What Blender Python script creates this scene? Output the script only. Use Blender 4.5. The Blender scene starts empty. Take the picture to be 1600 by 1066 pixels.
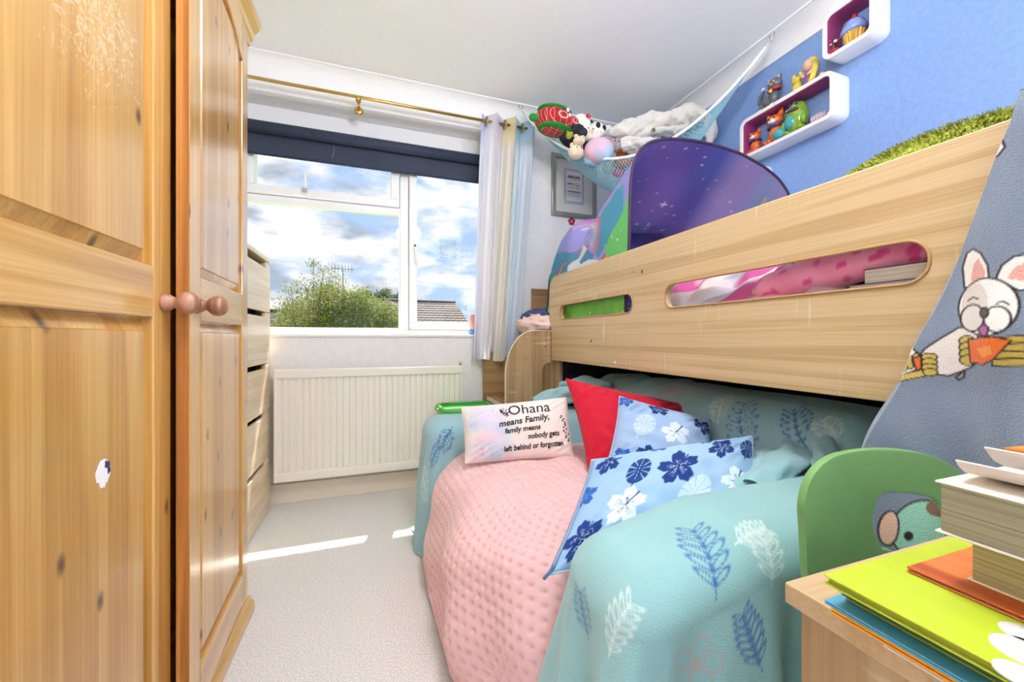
import bpy, bmesh, math, random
import numpy as np
from mathutils import Vector, Matrix
random.seed(7)
R = math.radians
scene = bpy.context.scene
COL = scene.collection

# ------------------------------------------------------------------ camera
F, YAW, CAMH, CX, CY = 614.6, R(19.2), 0.886, 800, 528
cam_d = bpy.data.cameras.new('camera'); cam = bpy.data.objects.new('camera', cam_d); COL.objects.link(cam)
cam.location = (0, 0, CAMH); cam.rotation_euler = (R(90), 0, -YAW)
cam_d.sensor_width = 36; cam_d.lens = 36 * F / 1600; cam_d.shift_y = (CY - 533) / 1600
cam_d.clip_start = 0.02; cam_d.clip_end = 500
scene.camera = cam
scene.view_settings.view_transform = 'Standard'; scene.view_settings.look = 'None'
scene.view_settings.gamma = 1; scene.view_settings.use_curve_mapping = False
scene.view_settings.exposure = 0.1
scene.cycles.max_bounces = 10; scene.cycles.diffuse_bounces = 6; scene.cycles.transparent_max_bounces = 16

_s, _c = math.sin(YAW), math.cos(YAW)
def ray(x, y): return (_s*F + _c*(x-CX), _c*F - _s*(x-CX), CY - y)
def at_Y(x, y, Y): d = ray(x, y); t = Y/d[1]; return Vector((d[0]*t, Y, CAMH + d[2]*t))
def at_X(x, y, X): d = ray(x, y); t = X/d[0]; return Vector((X, d[1]*t, CAMH + d[2]*t))
def at_Z(x, y, Z): d = ray(x, y); t = (Z-CAMH)/d[2]; return Vector((d[0]*t, d[1]*t, Z))

def lin(c):
    if isinstance(c, str): c = tuple(int(c[i:i+2], 16)/255 for i in (0, 2, 4))
    return tuple((v/12.92 if v <= .04045 else ((v+.055)/1.055)**2.4) for v in c)
def lin4(c): return lin(c) + (1.0,)

# ------------------------------------------------------------------ sky and sun
world = bpy.data.worlds.new('sky'); scene.world = world; world.use_nodes = True
wn = world.node_tree.nodes; wl = world.node_tree.links
for n in list(wn): wn.remove(n)
wo = wn.new('ShaderNodeOutputWorld'); bg = wn.new('ShaderNodeBackground')
tc = wn.new('ShaderNodeTexCoord'); mp = wn.new('ShaderNodeMapping'); mp.inputs['Scale'].default_value = (1.0, 1.0, 2.4)
mp.inputs['Location'].default_value = (0.35, 0.1, 0.22)
n1 = wn.new('ShaderNodeTexNoise'); n1.inputs['Scale'].default_value = 4.6; n1.inputs['Detail'].default_value = 8; n1.inputs['Roughness'].default_value = .55
n1.inputs['Distortion'].default_value = .3
n2 = wn.new('ShaderNodeTexNoise'); n2.inputs['Scale'].default_value = 6.0; n2.inputs['Detail'].default_value = 7
cr = wn.new('ShaderNodeValToRGB'); cr.color_ramp.elements[0].position = .39; cr.color_ramp.elements[1].position = .53
cs = wn.new('ShaderNodeValToRGB')
cs.color_ramp.elements[0].position = .40; cs.color_ramp.elements[0].color = (.22, .26, .32, 1)
cs.color_ramp.elements[1].position = .58; cs.color_ramp.elements[1].color = (.66, .66, .66, 1)
mx = wn.new('ShaderNodeMix'); mx.data_type = 'RGBA'
mx.inputs[6].default_value = (.235, .335, .50, 1)
wl.new(tc.outputs['Generated'], mp.inputs['Vector']); wl.new(mp.outputs['Vector'], n1.inputs['Vector']); wl.new(mp.outputs['Vector'], n2.inputs['Vector'])
wl.new(n1.outputs['Fac'], cr.inputs['Fac']); wl.new(n2.outputs['Fac'], cs.inputs['Fac'])
wl.new(cr.outputs['Color'], mx.inputs[0]); wl.new(cs.outputs['Color'], mx.inputs[7])
wl.new(mx.outputs[2], bg.inputs['Color']); wl.new(bg.outputs[0], wo.inputs['Surface'])
bg.inputs['Strength'].default_value = 1.9

sun_d = bpy.data.lights.new('sun', 'SUN'); sun = bpy.data.objects.new('sun', sun_d); COL.objects.link(sun)
sun_d.energy = 15.0; sun_d.angle = R(0.6); sun_d.color = (1, .95, .86)
sun.rotation_euler = Vector((-.14, -.568, -1)).to_track_quat('-Z', 'Y').to_euler(); sun.location = (3, 6, 8)
FILL_PENDANT_POWER = 57.0
FILL_FLOOR_POWER = 58.0

# ------------------------------------------------------------------ helpers
def put(o, parent=None):
    COL.objects.link(o)
    if parent is not None:
        o.parent = parent; o.matrix_parent_inverse = Matrix.Translation(-PL[parent.name])
    return o
PL = {}
def tag(o, label=None, cat=None, group=None, kind=None):
    if label: o['label'] = label
    if cat: o['category'] = cat
    if group: o['group'] = group
    if kind: o['kind'] = kind
    return o
def thing(name, loc, label, cat, group=None, kind=None):
    o = bpy.data.objects.new(name, None); o.empty_display_size = .05; o.location = loc; COL.objects.link(o)
    PL[o.name] = Vector(loc)
    return tag(o, label, cat, group, kind)
def from_mesh(name, me, mat, parent=None, smooth=False):
    n = len(me.vertices); co = np.empty(n*3, np.float32); me.vertices.foreach_get('co', co); co = co.reshape(-1, 3)
    lo, hi = co.min(0), co.max(0); base = np.array([(lo[0]+hi[0])/2, (lo[1]+hi[1])/2, lo[2]], np.float32)
    me.vertices.foreach_set('co', (co-base).ravel())
    if mat is not None and len(me.materials) == 0: me.materials.append(mat)
    if smooth: me.polygons.foreach_set('use_smooth', [True]*len(me.polygons))
    me.update()
    o = bpy.data.objects.new(name, me); o.location = Vector([float(v) for v in base]); put(o, parent)
    PL[o.name] = o.location.copy()
    return o
def raw(name, verts, faces, mat, parent=None, smooth=False, col=None):
    me = bpy.data.meshes.new(name); me.from_pydata([tuple(map(float, v)) for v in verts], [], faces)
    if col is not None:
        a = me.color_attributes.new('Col', 'FLOAT_COLOR', 'POINT')
        c4 = np.ones((len(verts), 4), np.float32); c4[:, :3] = col; a.data.foreach_set('color', c4.ravel())
    return from_mesh(name, me, mat, parent, smooth)
def bm_obj(name, bm, mat, parent=None, smooth=False):
    me = bpy.data.meshes.new(name); bm.to_mesh(me); bm.free(); return from_mesh(name, me, mat, parent, smooth)
def add_box(bm, x0, x1, y0, y1, z0, z1, bev=0, seg=2):
    m = Matrix.Translation(((x0+x1)/2, (y0+y1)/2, (z0+z1)/2)) @ Matrix.Diagonal((x1-x0, y1-y0, z1-z0, 1))
    g = bmesh.ops.create_cube(bm, size=1, matrix=m)
    if bev:
        ed = {e for v in g['verts'] for e in v.link_edges}
        bmesh.ops.bevel(bm, geom=list(ed), offset=bev, segments=seg, profile=.5, affect='EDGES')
def box(name, x0, x1, y0, y1, z0, z1, mat, parent=None, bev=.002, seg=2):
    bm = bmesh.new(); add_box(bm, x0, x1, y0, y1, z0, z1, bev, seg); return bm_obj(name, bm, mat, parent)
def boxes(name, lst, mat, parent=None, bev=0):
    bm = bmesh.new()
    for b in lst: add_box(bm, *b, bev)
    return bm_obj(name, bm, mat, parent)
def tube(bm, pts, r, seg=8, cap=True):
    pts = [Vector(p) for p in pts]; rings = []; n = len(pts); up = None
    for i, p in enumerate(pts):
        t = (pts[min(i+1, n-1)] - pts[max(i-1, 0)]).normalized()
        if up is None: up = t.orthogonal().normalized()
        up = (up - t*up.dot(t)).normalized(); sd = t.cross(up)
        rr = r[i] if isinstance(r, (list, tuple)) else r
        rings.append([bm.verts.new(p + (up*math.cos(a) + sd*math.sin(a))*rr) for a in [2*math.pi*k/seg for k in range(seg)]])
    for a, b in zip(rings, rings[1:]):
        for k in range(seg): bm.faces.new((a[k], a[(k+1) % seg], b[(k+1) % seg], b[k]))
    if cap: bm.faces.new(rings[0][::-1]); bm.faces.new(rings[-1])
def tube_obj(name, pts, r, mat, parent=None, seg=8):
    bm = bmesh.new(); tube(bm, pts, r, seg); return bm_obj(name, bm, mat, parent, True)
def lathe(name, prof, mat, parent=None, loc=(0, 0, 0), axis=(0, 0, 1), seg=24):
    q = Vector((0, 0, 1)).rotation_difference(Vector(axis)); V = []; Fc = []; n = len(prof)
    for r, h in prof:
        for k in range(seg):
            a = 2*math.pi*k/seg; V.append(q @ Vector((r*math.cos(a), r*math.sin(a), h)) + Vector(loc))
    for i in range(n-1):
        for k in range(seg): Fc.append((i*seg+k, i*seg+(k+1) % seg, (i+1)*seg+(k+1) % seg, (i+1)*seg+k))
    Fc.append(tuple(range(seg))[::-1]); Fc.append(tuple((n-1)*seg+k for k in range(seg)))
    return raw(name, V, Fc, mat, parent, True)
def ell(name, c, r, mat, parent=None, rot=(0, 0, 0), sub=3, noise=0, seed=0, freq=8):
    bm = bmesh.new(); bmesh.ops.create_icosphere(bm, subdivisions=sub, radius=1)
    M = Matrix.Translation(c) @ (Matrix.Rotation(rot[2], 4, 'Z') @ Matrix.Rotation(rot[1], 4, 'Y') @ Matrix.Rotation(rot[0], 4, 'X')) @ Matrix.Diagonal((*r, 1))
    from mathutils import noise as mn
    for v in bm.verts:
        if noise: v.co *= 1 + noise*mn.noise(v.co*freq*.3 + Vector((seed*3.1, seed, 0)))
    bmesh.ops.transform(bm, matrix=M, verts=bm.verts)
    return bm_obj(name, bm, mat, parent, True)
def plate(name, loops, thick, M, mat, parent=None, bev=.002):
    """2-D outlines (first is the border, the rest holes) in local XY, extruded by thick along local Z, placed by M"""
    cu = bpy.data.curves.new(name, 'CURVE'); cu.dimensions = '2D'; cu.fill_mode = 'BOTH'
    cu.extrude = thick/2 - bev; cu.bevel_depth = bev; cu.bevel_resolution = 1; cu.offset = -bev
    for lp in loops:
        sp = cu.splines.new('POLY'); sp.points.add(len(lp)-1); sp.use_cyclic_u = True
        for p, q in zip(sp.points, lp): p.co = (q[0], q[1], 0, 1)
    ob = bpy.data.objects.new('tmp', cu); COL.objects.link(ob)
    dg = bpy.context.evaluated_depsgraph_get(); me = bpy.data.meshes.new_from_object(ob.evaluated_get(dg))
    bpy.data.objects.remove(ob); me.name = name; me.transform(M); me.materials.clear()
    return from_mesh(name, me, mat, parent)
def rrect(x0, x1, y0, y1, r, n=8):
    rs = r if isinstance(r, (list, tuple)) else [r]*4      # bl, br, tr, tl
    out = []
    for (cx, cy, a0, rr) in ((x0, y0, 180, rs[0]), (x1, y0, 270, rs[1]), (x1, y1, 0, rs[2]), (x0, y1, 90, rs[3])):
        ox = cx + (rr if cx == x0 else -rr); oy = cy + (rr if cy == y0 else -rr)
        for k in range(n+1 if rr > 0 else 1):
            a = R(a0 + 90*k/n); out.append((ox + rr*math.cos(a), oy + rr*math.sin(a)))
    return out
# planes for plate(): local (x, y) -> world
M_YZ = lambda X: Matrix(((0, 0, 1, X), (1, 0, 0, 0), (0, 1, 0, 0), (0, 0, 0, 1)))     # local x = Y, y = Z
M_XZ = lambda Y: Matrix(((1, 0, 0, 0), (0, 0, -1, Y), (0, 1, 0, 0), (0, 0, 0, 1)))    # local x = X, y = Z
M_XY = lambda Z: Matrix.Translation((0, 0, Z))

# ------------------------------------------------------------------ materials
def mat(name, col, rough=.6, spec=.5, **kw):
    m = bpy.data.materials.new(name); m.use_nodes = True; b = m.node_tree.nodes['Principled BSDF']
    b.inputs['Base Color'].default_value = lin4(col); b.inputs['Roughness'].default_value = rough; b.inputs['Specular IOR Level'].default_value = spec
    for k, v in kw.items(): b.inputs[k.replace('_', ' ')].default_value = v
    return m
def nodes(m): return m.node_tree.nodes, m.node_tree.links, m.node_tree.nodes['Principled BSDF']
def add_bump(m, scale, strength, dist=.002, detail=3, vec_scale=None):
    N, L, b = nodes(m); t = N.new('ShaderNodeTexCoord'); n = N.new('ShaderNodeTexNoise'); n.inputs['Scale'].default_value = scale; n.inputs['Detail'].default_value = detail
    bp = N.new('ShaderNodeBump'); bp.inputs['Strength'].default_value = strength; bp.inputs['Distance'].default_value = dist
    if vec_scale:
        mpn = N.new('ShaderNodeMapping'); mpn.inputs['Scale'].default_value = vec_scale; L.new(t.outputs['Object'], mpn.inputs['Vector']); L.new(mpn.outputs['Vector'], n.inputs['Vector'])
    else: L.new(t.outputs['Object'], n.inputs['Vector'])
    L.new(n.outputs['Fac'], bp.inputs['Height']); L.new(bp.outputs['Normal'], b.inputs['Normal']); return m
def mottled(name, c1, c2, scale, rough=.7, bump=.0, spec=.4, detail=4, lo=.35, hi=.65, dist=.002):
    m = mat(name, c1, rough, spec); N, L, b = nodes(m)
    t = N.new('ShaderNodeTexCoord'); n = N.new('ShaderNodeTexNoise'); n.inputs['Scale'].default_value = scale; n.inputs['Detail'].default_value = detail
    r = N.new('ShaderNodeValToRGB'); r.color_ramp.elements[0].color = lin4(c1); r.color_ramp.elements[1].color = lin4(c2)
    r.color_ramp.elements[0].position = lo; r.color_ramp.elements[1].position = hi
    L.new(t.outputs['Object'], n.inputs['Vector']); L.new(n.outputs['Fac'], r.inputs['Fac']); L.new(r.outputs['Color'], b.inputs['Base Color'])
    if bump:
        bp = N.new('ShaderNodeBump'); bp.inputs['Strength'].default_value = bump; bp.inputs['Distance'].default_value = dist
        L.new(n.outputs['Fac'], bp.inputs['Height']); L.new(bp.outputs['Normal'], b.inputs['Normal'])
    return m
def wood(name, dark, mid, light, axis, rough=.35, knots=False, ring=9.0, fine=160.0, spec=.5, plank=0, flecks=False, coat=0):
    """grain runs along axis (0, 1, 2) in object space"""
    m = mat(name, mid, rough, spec); N, L, b = nodes(m)
    if coat: b.inputs['Coat Weight'].default_value = coat; b.inputs['Coat Roughness'].default_value = .2
    t = N.new('ShaderNodeTexCoord'); oi = N.new('ShaderNodeObjectInfo')
    off = N.new('ShaderNodeVectorMath'); off.operation = 'MULTIPLY_ADD'
    cmb = N.new('ShaderNodeCombineXYZ')
    for k in range(3): L.new(oi.outputs['Random'], cmb.inputs[k])
    off.inputs[1].default_value = (7.3, 5.1, 9.7); L.new(cmb.outputs[0], off.inputs[0]); L.new(t.outputs['Object'], off.inputs[2])
    def stretched(along, across):
        mp_ = N.new('ShaderNodeMapping'); mp_.inputs['Scale'].default_value = [along if k == axis else across for k in range(3)]
        L.new(off.outputs[0], mp_.inputs['Vector']); return mp_
    a = stretched(.55, ring); na = N.new('ShaderNodeTexNoise'); na.inputs['Scale'].default_value = 1; na.inputs['Detail'].default_value = 4; na.inputs['Distortion'].default_value = .5
    L.new(a.outputs[0], na.inputs['Vector'])
    f = stretched(3.0, fine); nf = N.new('ShaderNodeTexNoise'); nf.inputs['Scale'].default_value = 1; nf.inputs['Detail'].default_value = 2
    L.new(f.outputs[0], nf.inputs['Vector'])
    # growth lines
    w = N.new('ShaderNodeMath'); w.operation = 'MULTIPLY'; w.inputs[1].default_value = 26; L.new(na.outputs['Fac'], w.inputs[0])
    sn_ = N.new('ShaderNodeMath'); sn_.operation = 'SINE'; L.new(w.outputs[0], sn_.inputs[0])
    m1 = N.new('ShaderNodeMath'); m1.operation = 'MULTIPLY_ADD'; m1.inputs[1].default_value = .10; L.new(sn_.outputs[0], m1.inputs[0]); L.new(na.outputs['Fac'], m1.inputs[2])
    m2 = N.new('ShaderNodeMath'); m2.operation = 'MULTIPLY_ADD'; m2.inputs[1].default_value = .55; m2.inputs[2].default_value = -.27; L.new(nf.outputs['Fac'], m2.inputs[0])
    m3 = N.new('ShaderNodeMath'); m3.operation = 'ADD'; L.new(m1.outputs[0], m3.inputs[0]); L.new(m2.outputs[0], m3.inputs[1])
    r = N.new('ShaderNodeValToRGB'); e = r.color_ramp.elements; e[0].position = .22; e[0].color = lin4(dark); e[1].position = .78; e[1].color = lin4(light)
    q = e.new(.48); q.color = lin4(mid)
    L.new(m3.outputs[0], r.inputs['Fac']); out = r.outputs['Color']
    if plank:
        sx = N.new('ShaderNodeSeparateXYZ'); L.new(off.outputs[0], sx.inputs[0])
        d = N.new('ShaderNodeMath'); d.operation = 'DIVIDE'; d.inputs[1].default_value = plank; L.new(sx.outputs[1], d.inputs[0])
        fl = N.new('ShaderNodeMath'); fl.operation = 'FLOOR'; L.new(d.outputs[0], fl.inputs[0])
        wnz = N.new('ShaderNodeTexWhiteNoise'); wnz.noise_dimensions = '1D'; L.new(fl.outputs[0], wnz.inputs['W'])
        mr = N.new('ShaderNodeMapRange'); mr.inputs[3].default_value = .90; mr.inputs[4].default_value = 1.05; L.new(wnz.outputs['Value'], mr.inputs[0])
        hs = N.new('ShaderNodeHueSaturation'); L.new(mr.outputs[0], hs.inputs['Value']); L.new(out, hs.inputs['Color']); out = hs.outputs['Color']
    if knots:
        ks = N.new('ShaderNodeSeparateXYZ'); L.new(off.outputs[0], ks.inputs[0]); kc2 = N.new('ShaderNodeCombineXYZ')
        ky = N.new('ShaderNodeMath'); ky.operation = 'MULTIPLY'; ky.inputs[1].default_value = 8.5; kz2 = N.new('ShaderNodeMath'); kz2.operation = 'MULTIPLY'; kz2.inputs[1].default_value = 4.6
        L.new(ks.outputs[1], ky.inputs[0]); L.new(ks.outputs[2], kz2.inputs[0]); L.new(ky.outputs[0], kc2.inputs[0]); L.new(kz2.outputs[0], kc2.inputs[1])
        v = N.new('ShaderNodeTexVoronoi'); v.voronoi_dimensions = '2D'; v.inputs['Scale'].default_value = 1; v.inputs['Randomness'].default_value = .95
        L.new(kc2.outputs[0], v.inputs['Vector'])
        kr = N.new('ShaderNodeValToRGB'); e = kr.color_ramp.elements; e[0].position = .02; e[0].color = (1, 1, 1, 1); e[1].position = .085; e[1].color = (0, 0, 0, 1)
        q = e.new(.05); q.color = (.6, .6, .6, 1)
        L.new(v.outputs['Distance'], kr.inputs['Fac'])
        sc = N.new('ShaderNodeSeparateColor'); L.new(v.outputs['Color'], sc.inputs[0])
        gt = N.new('ShaderNodeMath'); gt.operation = 'GREATER_THAN'; gt.inputs[1].default_value = .52; L.new(sc.outputs[0], gt.inputs[0])
        mu = N.new('ShaderNodeMath'); mu.operation = 'MULTIPLY'; L.new(kr.outputs['Color'], mu.inputs[0]); L.new(gt.outputs[0], mu.inputs[1])
        kx = N.new('ShaderNodeMix'); kx.data_type = 'RGBA'; kx.inputs[7].default_value = lin4('5a371a'); L.new(mu.outputs[0], kx.inputs[0]); L.new(out, kx.inputs[6]); out = kx.outputs[2]
    if flecks:   # pale saw-mark flecks across the grain of the printed oak
        g = stretched(70, 5); gn = N.new('ShaderNodeTexNoise'); gn.inputs['Scale'].default_value = 1; gn.inputs['Detail'].default_value = 2; L.new(g.outputs[0], gn.inputs['Vector'])
        g2 = stretched(5, 5); gn2 = N.new('ShaderNodeTexNoise'); gn2.inputs['Scale'].default_value = 1; L.new(g2.outputs[0], gn2.inputs['Vector'])
        ga = N.new('ShaderNodeMath'); ga.operation = 'MULTIPLY'; L.new(gn.outputs['Fac'], ga.inputs[0]); L.new(gn2.outputs['Fac'], ga.inputs[1])
        gr = N.new('ShaderNodeValToRGB'); gr.color_ramp.elements[0].position = .34; gr.color_ramp.elements[1].position = .46; gr.color_ramp.elements[1].color = (.5, .5, .5, 1)
        L.new(ga.outputs[0], gr.inputs['Fac'])
        gx = N.new('ShaderNodeMix'); gx.data_type = 'RGBA'; gx.inputs[7].default_value = lin4('f2e6cf'); L.new(gr.outputs['Color'], gx.inputs[0]); L.new(out, gx.inputs[6]); out = gx.outputs[2]
    L.new(out, b.inputs['Base Color'])
    bp = N.new('ShaderNodeBump'); bp.inputs['Strength'].default_value = .12; bp.inputs['Distance'].default_value = .001
    L.new(m3.outputs[0], bp.inputs['Height']); L.new(bp.outputs['Normal'], b.inputs['Normal'])
    return m
def vcol(name, rough=.9, scale=500, strength=.35, dist=.0015, sheen=.2, spec=.2, trans=0):
    m = mat(name, 'ffffff', rough, spec); N, L, b = nodes(m)
    a = N.new('ShaderNodeVertexColor'); a.layer_name = 'Col'; L.new(a.outputs['Color'], b.inputs['Base Color'])
    b.inputs['Sheen Weight'].default_value = sheen; b.inputs['Sheen Roughness'].default_value = .5
    if strength: add_bump(m, scale, strength, dist)
    if trans:
        tr = N.new('ShaderNodeBsdfTranslucent'); L.new(a.outputs['Color'], tr.inputs['Color']); mxs = N.new('ShaderNodeMixShader'); mxs.inputs[0].default_value = trans
        L.new(b.outputs[0], mxs.inputs[1]); L.new(tr.outputs[0], mxs.inputs[2]); L.new(mxs.outputs[0], N['Material Output'].inputs['Surface'])
    return m
def glass(name, tint=(1, 1, 1), refl=.02):
    m = bpy.data.materials.new(name); m.use_nodes = True; N = m.node_tree.nodes; L = m.node_tree.links
    for n in list(N): N.remove(n)
    o = N.new('ShaderNodeOutputMaterial'); t = N.new('ShaderNodeBsdfTransparent'); t.inputs[0].default_value = (*tint, 1)
    g = N.new('ShaderNodeBsdfGlossy'); g.inputs['Roughness'].default_value = .02; x = N.new('ShaderNodeMixShader'); x.inputs[0].default_value = refl
    L.new(t.outputs[0], x.inputs[1]); L.new(g.outputs[0], x.inputs[2]); L.new(x.outputs[0], o.inputs['Surface']); return m

WHITE_WALL = mottled('white_wall_paint', 'f1efee', 'f5f4f3', 30, .85, .012)
CEIL = mottled('white_ceiling_paint', 'fafafa', 'fdfdfd', 12, .9, .01)
BLUE = mottled('blue_wall_paint', '83a3d8', '8cabde', 60, .8, .03)
UPVC = mat('white_plastic_frame', 'f6f6f6', .3)
WHITE = mat('white_gloss', 'f4f3f1', .35)
SKIRT = mat('cream_gloss', 'efe4d2', .4)
RAD = mat('radiator_enamel', 'f6f1e6', .3)
BRASS = mat('brass', 'c9a45a', .25, Metallic=1.0)
STEEL = mat('brushed_steel', 'b8b4ac', .35, Metallic=1.0)
PINE = wood('honey_pine', 'ac7830', 'c18e42', 'd2a65e', 2, .3, True, ring=16, fine=220, plank=.085, coat=.8)
PINE_H = wood('honey_pine_rail', 'ae7c34', 'c49448', 'd6ac68', 1, .3, False, ring=18, fine=220, coat=.8)
PINE_SHADE = wood('shaded_pine_edge', '9a5a1e', 'b8742e', 'cf9048', 2, .5, False, ring=22)
KNOB = wood('turned_knob_wood', '7c5038', 'a8765a', 'c4957a', 2, .3)
OAK_W = wood('whitened_oak', 'd6b98f', 'e2cba6', 'eddabb', 1, .3, ring=24, fine=240, coat=.2)
OAK = wood('light_oak_board', 'b4966a', 'c4a87c', 'd2ba94', 1, .40, ring=34, fine=330, flecks=True)
OAK_V = wood('oak_end_panel', '9a7c56', 'ae9068', 'bda27c', 2, .5, ring=18, fine=230, flecks=True)
OAK_X = wood('oak_desk_board', 'a88a60', 'ba9c70', 'c9ae86', 0, .45, ring=20, fine=240)
OAK_D = wood('brown_oak_panel', '8a673f', 'a27d52', 'b59268', 0, .5, ring=18, fine=230)
DARK = mat('dark_void', '1b1d26', .9)
UNDER_DARK = mottled('under_bed_dark', '171b2c', '20263a', 40, .9)
# ------------------------------------------------------------------ room shell
XL, XR, YB, YF, ZC = -0.98, 1.88, 2.40, -1.6, 2.355      # left, right, window wall, wall behind the camera, ceiling
CARPET = mottled('cream_carpet', 'd6d0ca', 'faf9f8', 240, .95, .45, .1, 6, .36, .64, .003)
st = lambda o: tag(o, kind='structure')
st(box('floor', XL-.1, XR+.1, YF-.1, YB+.25, -.1, 0, CARPET, bev=0))
st(box('ceiling', XL-.1, XR+.1, YF-.1, YB+.25, ZC, ZC+.1, CEIL, bev=0))
st(box('wall_right', XR, XR+.1, YF, YB+.25, 0, ZC, BLUE, bev=0))
st(box('wall_left', XL-.1, XL, YF, YB, 0, ZC, WHITE_WALL, bev=0))
st(box('wall_rear', XL, XR, YF-.1, YF, 0, ZC, WHITE_WALL, bev=0))
WX0, WX1, WZ0, WZ1 = -.76, .87, .888, 2.195
st(boxes('wall_back', [(XL-.1, WX0, YB, YB+.25, 0, ZC), (WX1, XR, YB, YB+.25, 0, ZC), (WX0, WX1, YB, YB+.25, 0, WZ0), (WX0, WX1, YB, YB+.25, WZ1, ZC)], WHITE_WALL))
# plaster coving, a concave quarter round
def cove(name, p0, p1, inward):
    p0, p1, w = Vector(p0), Vector(p1), Vector(inward); n = 10; r = .085; prof = [(0, 0), (0, -r-.004)]
    for k in range(n+1):
        a = R(90*k/n); prof.append((r*(1-math.cos(a))+.004, -r*(1-math.sin(a)) - .0))
    prof = [(0, 0), (0, -r-.01), (.006, -r-.01)] + [(.006 + r*(1-math.cos(R(90*k/n))), -r + r*math.sin(R(90*k/n)) - .006) for k in range(n+1)] + [(r+.008, 0)]
    V = []; m = len(prof)
    for p in (p0, p1):
        for a, b in prof: V.append(p + w*a + Vector((0, 0, b)))
    Fc = [(i, (i+1) % m, m+(i+1) % m, m+i) for i in range(m)] + [tuple(range(m))[::-1], tuple(range(m, 2*m))]
    return st(raw(name, V, Fc, CEIL))
cove('trim_1', (XL, YB, ZC), (XR, YB, ZC), (0, -1, 0)); cove('trim_2', (XR, YF, ZC), (XR, YB, ZC), (-1, 0, 0)); cove('trim_3', (XL, YF, ZC), (XL, YB, ZC), (1, 0, 0))
st(box('baseboard_back', XL, .64, YB-.016, YB, 0, .105, SKIRT, bev=.004))
st(box('baseboard_left', XL, XL+.016, YF, .4, 0, .105, SKIRT, bev=.004))

# ------------------------------------------------------------------ window
GY = 2.56
win = thing('window_1', (.05, GY, .908), None, None, kind='structure')
GLASS = glass('window_glass')
fy0, fy1 = 2.545, 2.61
boxes('frame', [(WX0, WX1, fy0, fy1, .908, .936), (WX0, WX1, fy0, fy1, 2.0, WZ1), (WX0, -.685, fy0, fy1, .936, 2.0), (.79, WX1, fy0, fy1, .936, 2.0)], UPVC, win, .004)
box('mullion', .146, .198, fy0-.004, fy1, .936, 2.0, UPVC, win, .006)
box('transom', -.685, .146, fy0, fy1, 1.655, 1.692, UPVC, win, .004)
boxes('glazing_bead', [(-.685, .146, fy0-.004, fy0+.01, .936, .946), (-.685, .146, fy0-.004, fy0+.01, 1.647, 1.657), (.138, .146, fy0-.004, fy0+.01, .946, 1.647), (-.685, -.677, fy0-.004, fy0+.01, .946, 1.647)], UPVC, win, .002)
fs = boxes('fanlight_sash', [(-.685, .140, fy0-.018, fy1, 1.694, 1.742), (-.685, -.635, fy0-.018, fy1, 1.742, 1.95), (.092, .140, fy0-.018, fy1, 1.742, 1.95), (-.685, .140, fy0-.018, fy1, 1.95, 1.998)], UPVC, win, .005)
cs_ = boxes('casement_sash', [(.202, .79, fy0-.018, fy1, .938, .985), (.202, .250, fy0-.018, fy1, .985, 1.95), (.742, .79, fy0-.018, fy1, .985, 1.95), (.202, .79, fy0-.018, fy1, 1.95, 1.998)], UPVC, win, .005)
for n_, (a, b_, c_, d) in {'fixed': (-.684, .145, .937, 1.654), 'fan': (-.634, .091, 1.743, 1.949), 'case': (.251, .741, .986, 1.949)}.items():
    box('pane', a, b_, GY+.012, GY+.016, c_, d, GLASS, win, 0)
p = at_Y(477, 297, fy0-.03)
stay = box('window_stay', p.x-.006, p.x+.006, fy0-.034, fy0-.022, p.z-.005, p.z+.112, UPVC, win, .003)
box('stay_peg', p.x-.016, p.x+.010, fy0-.040, fy0-.018, p.z-.012, p.z+.010, STEEL, win, .004)
p = at_Y(648, 385, fy0-.03)
box('handle_base', p.x-.010, p.x+.010, fy0-.032, fy0-.018, p.z-.03, p.z+.03, UPVC, win, .004)
tube_obj('handle', [(p.x, fy0-.03, p.z+.004), (p.x, fy0-.045, p.z+.002), (p.x+.006, fy0-.047, p.z-.03), (p.x+.012, fy0-.047, p.z-.115)], [.007, .008, .008, .006], UPVC, win)
lathe('handle_lock', [(.006, 0), (.006, .004)], mat('lock_black', '202020', .4), win, (p.x, fy0-.055, p.z), (0, 1, 0), 12)
sill = st(box('trim_4', WX0-.0, WX1+.0, 2.390, 2.55, .888, .908, WHITE, bev=.006)); 
# small printed verse stuck on the casement pane
STK = mat('sticker_ink', '8fb0b8', .6); v = []; f_ = []
p0, p1 = at_Y(686, 374, GY+.008), at_Y(712, 404, GY+.008); rnd = random.Random(3)
for r_ in range(11):
    x = p0.x + rnd.uniform(0, .008); z = p0.z + (p1.z-p0.z)*r_/10.5
    while x < p1.x:
        w_ = rnd.uniform(.006, .016); b0 = len(v)
        v += [(x, GY+.010, z), (x+w_, GY+.010, z), (x+w_, GY+.010, z-.0045), (x, GY+.010, z-.0045), (x, GY+.0105, z), (x+w_, GY+.0105, z), (x+w_, GY+.0105, z-.0045), (x, GY+.0105, z-.0045)]
        f_ += [(b0, b0+1, b0+2, b0+3), (b0+7, b0+6, b0+5, b0+4)]; x += w_ + .004
raw('verse_sticker', v, f_, STK, win)
# eaves of this house above the window, outside
st(box('trim_5', XL-1, XR+1.5, 2.65, 3.15, 2.33, 2.47, WHITE, bev=0))
st(box('wall_outer', XL-1, XR+1.5, 2.65, 2.70, 2.33, 3.2, WHITE_WALL, bev=0))

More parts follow.
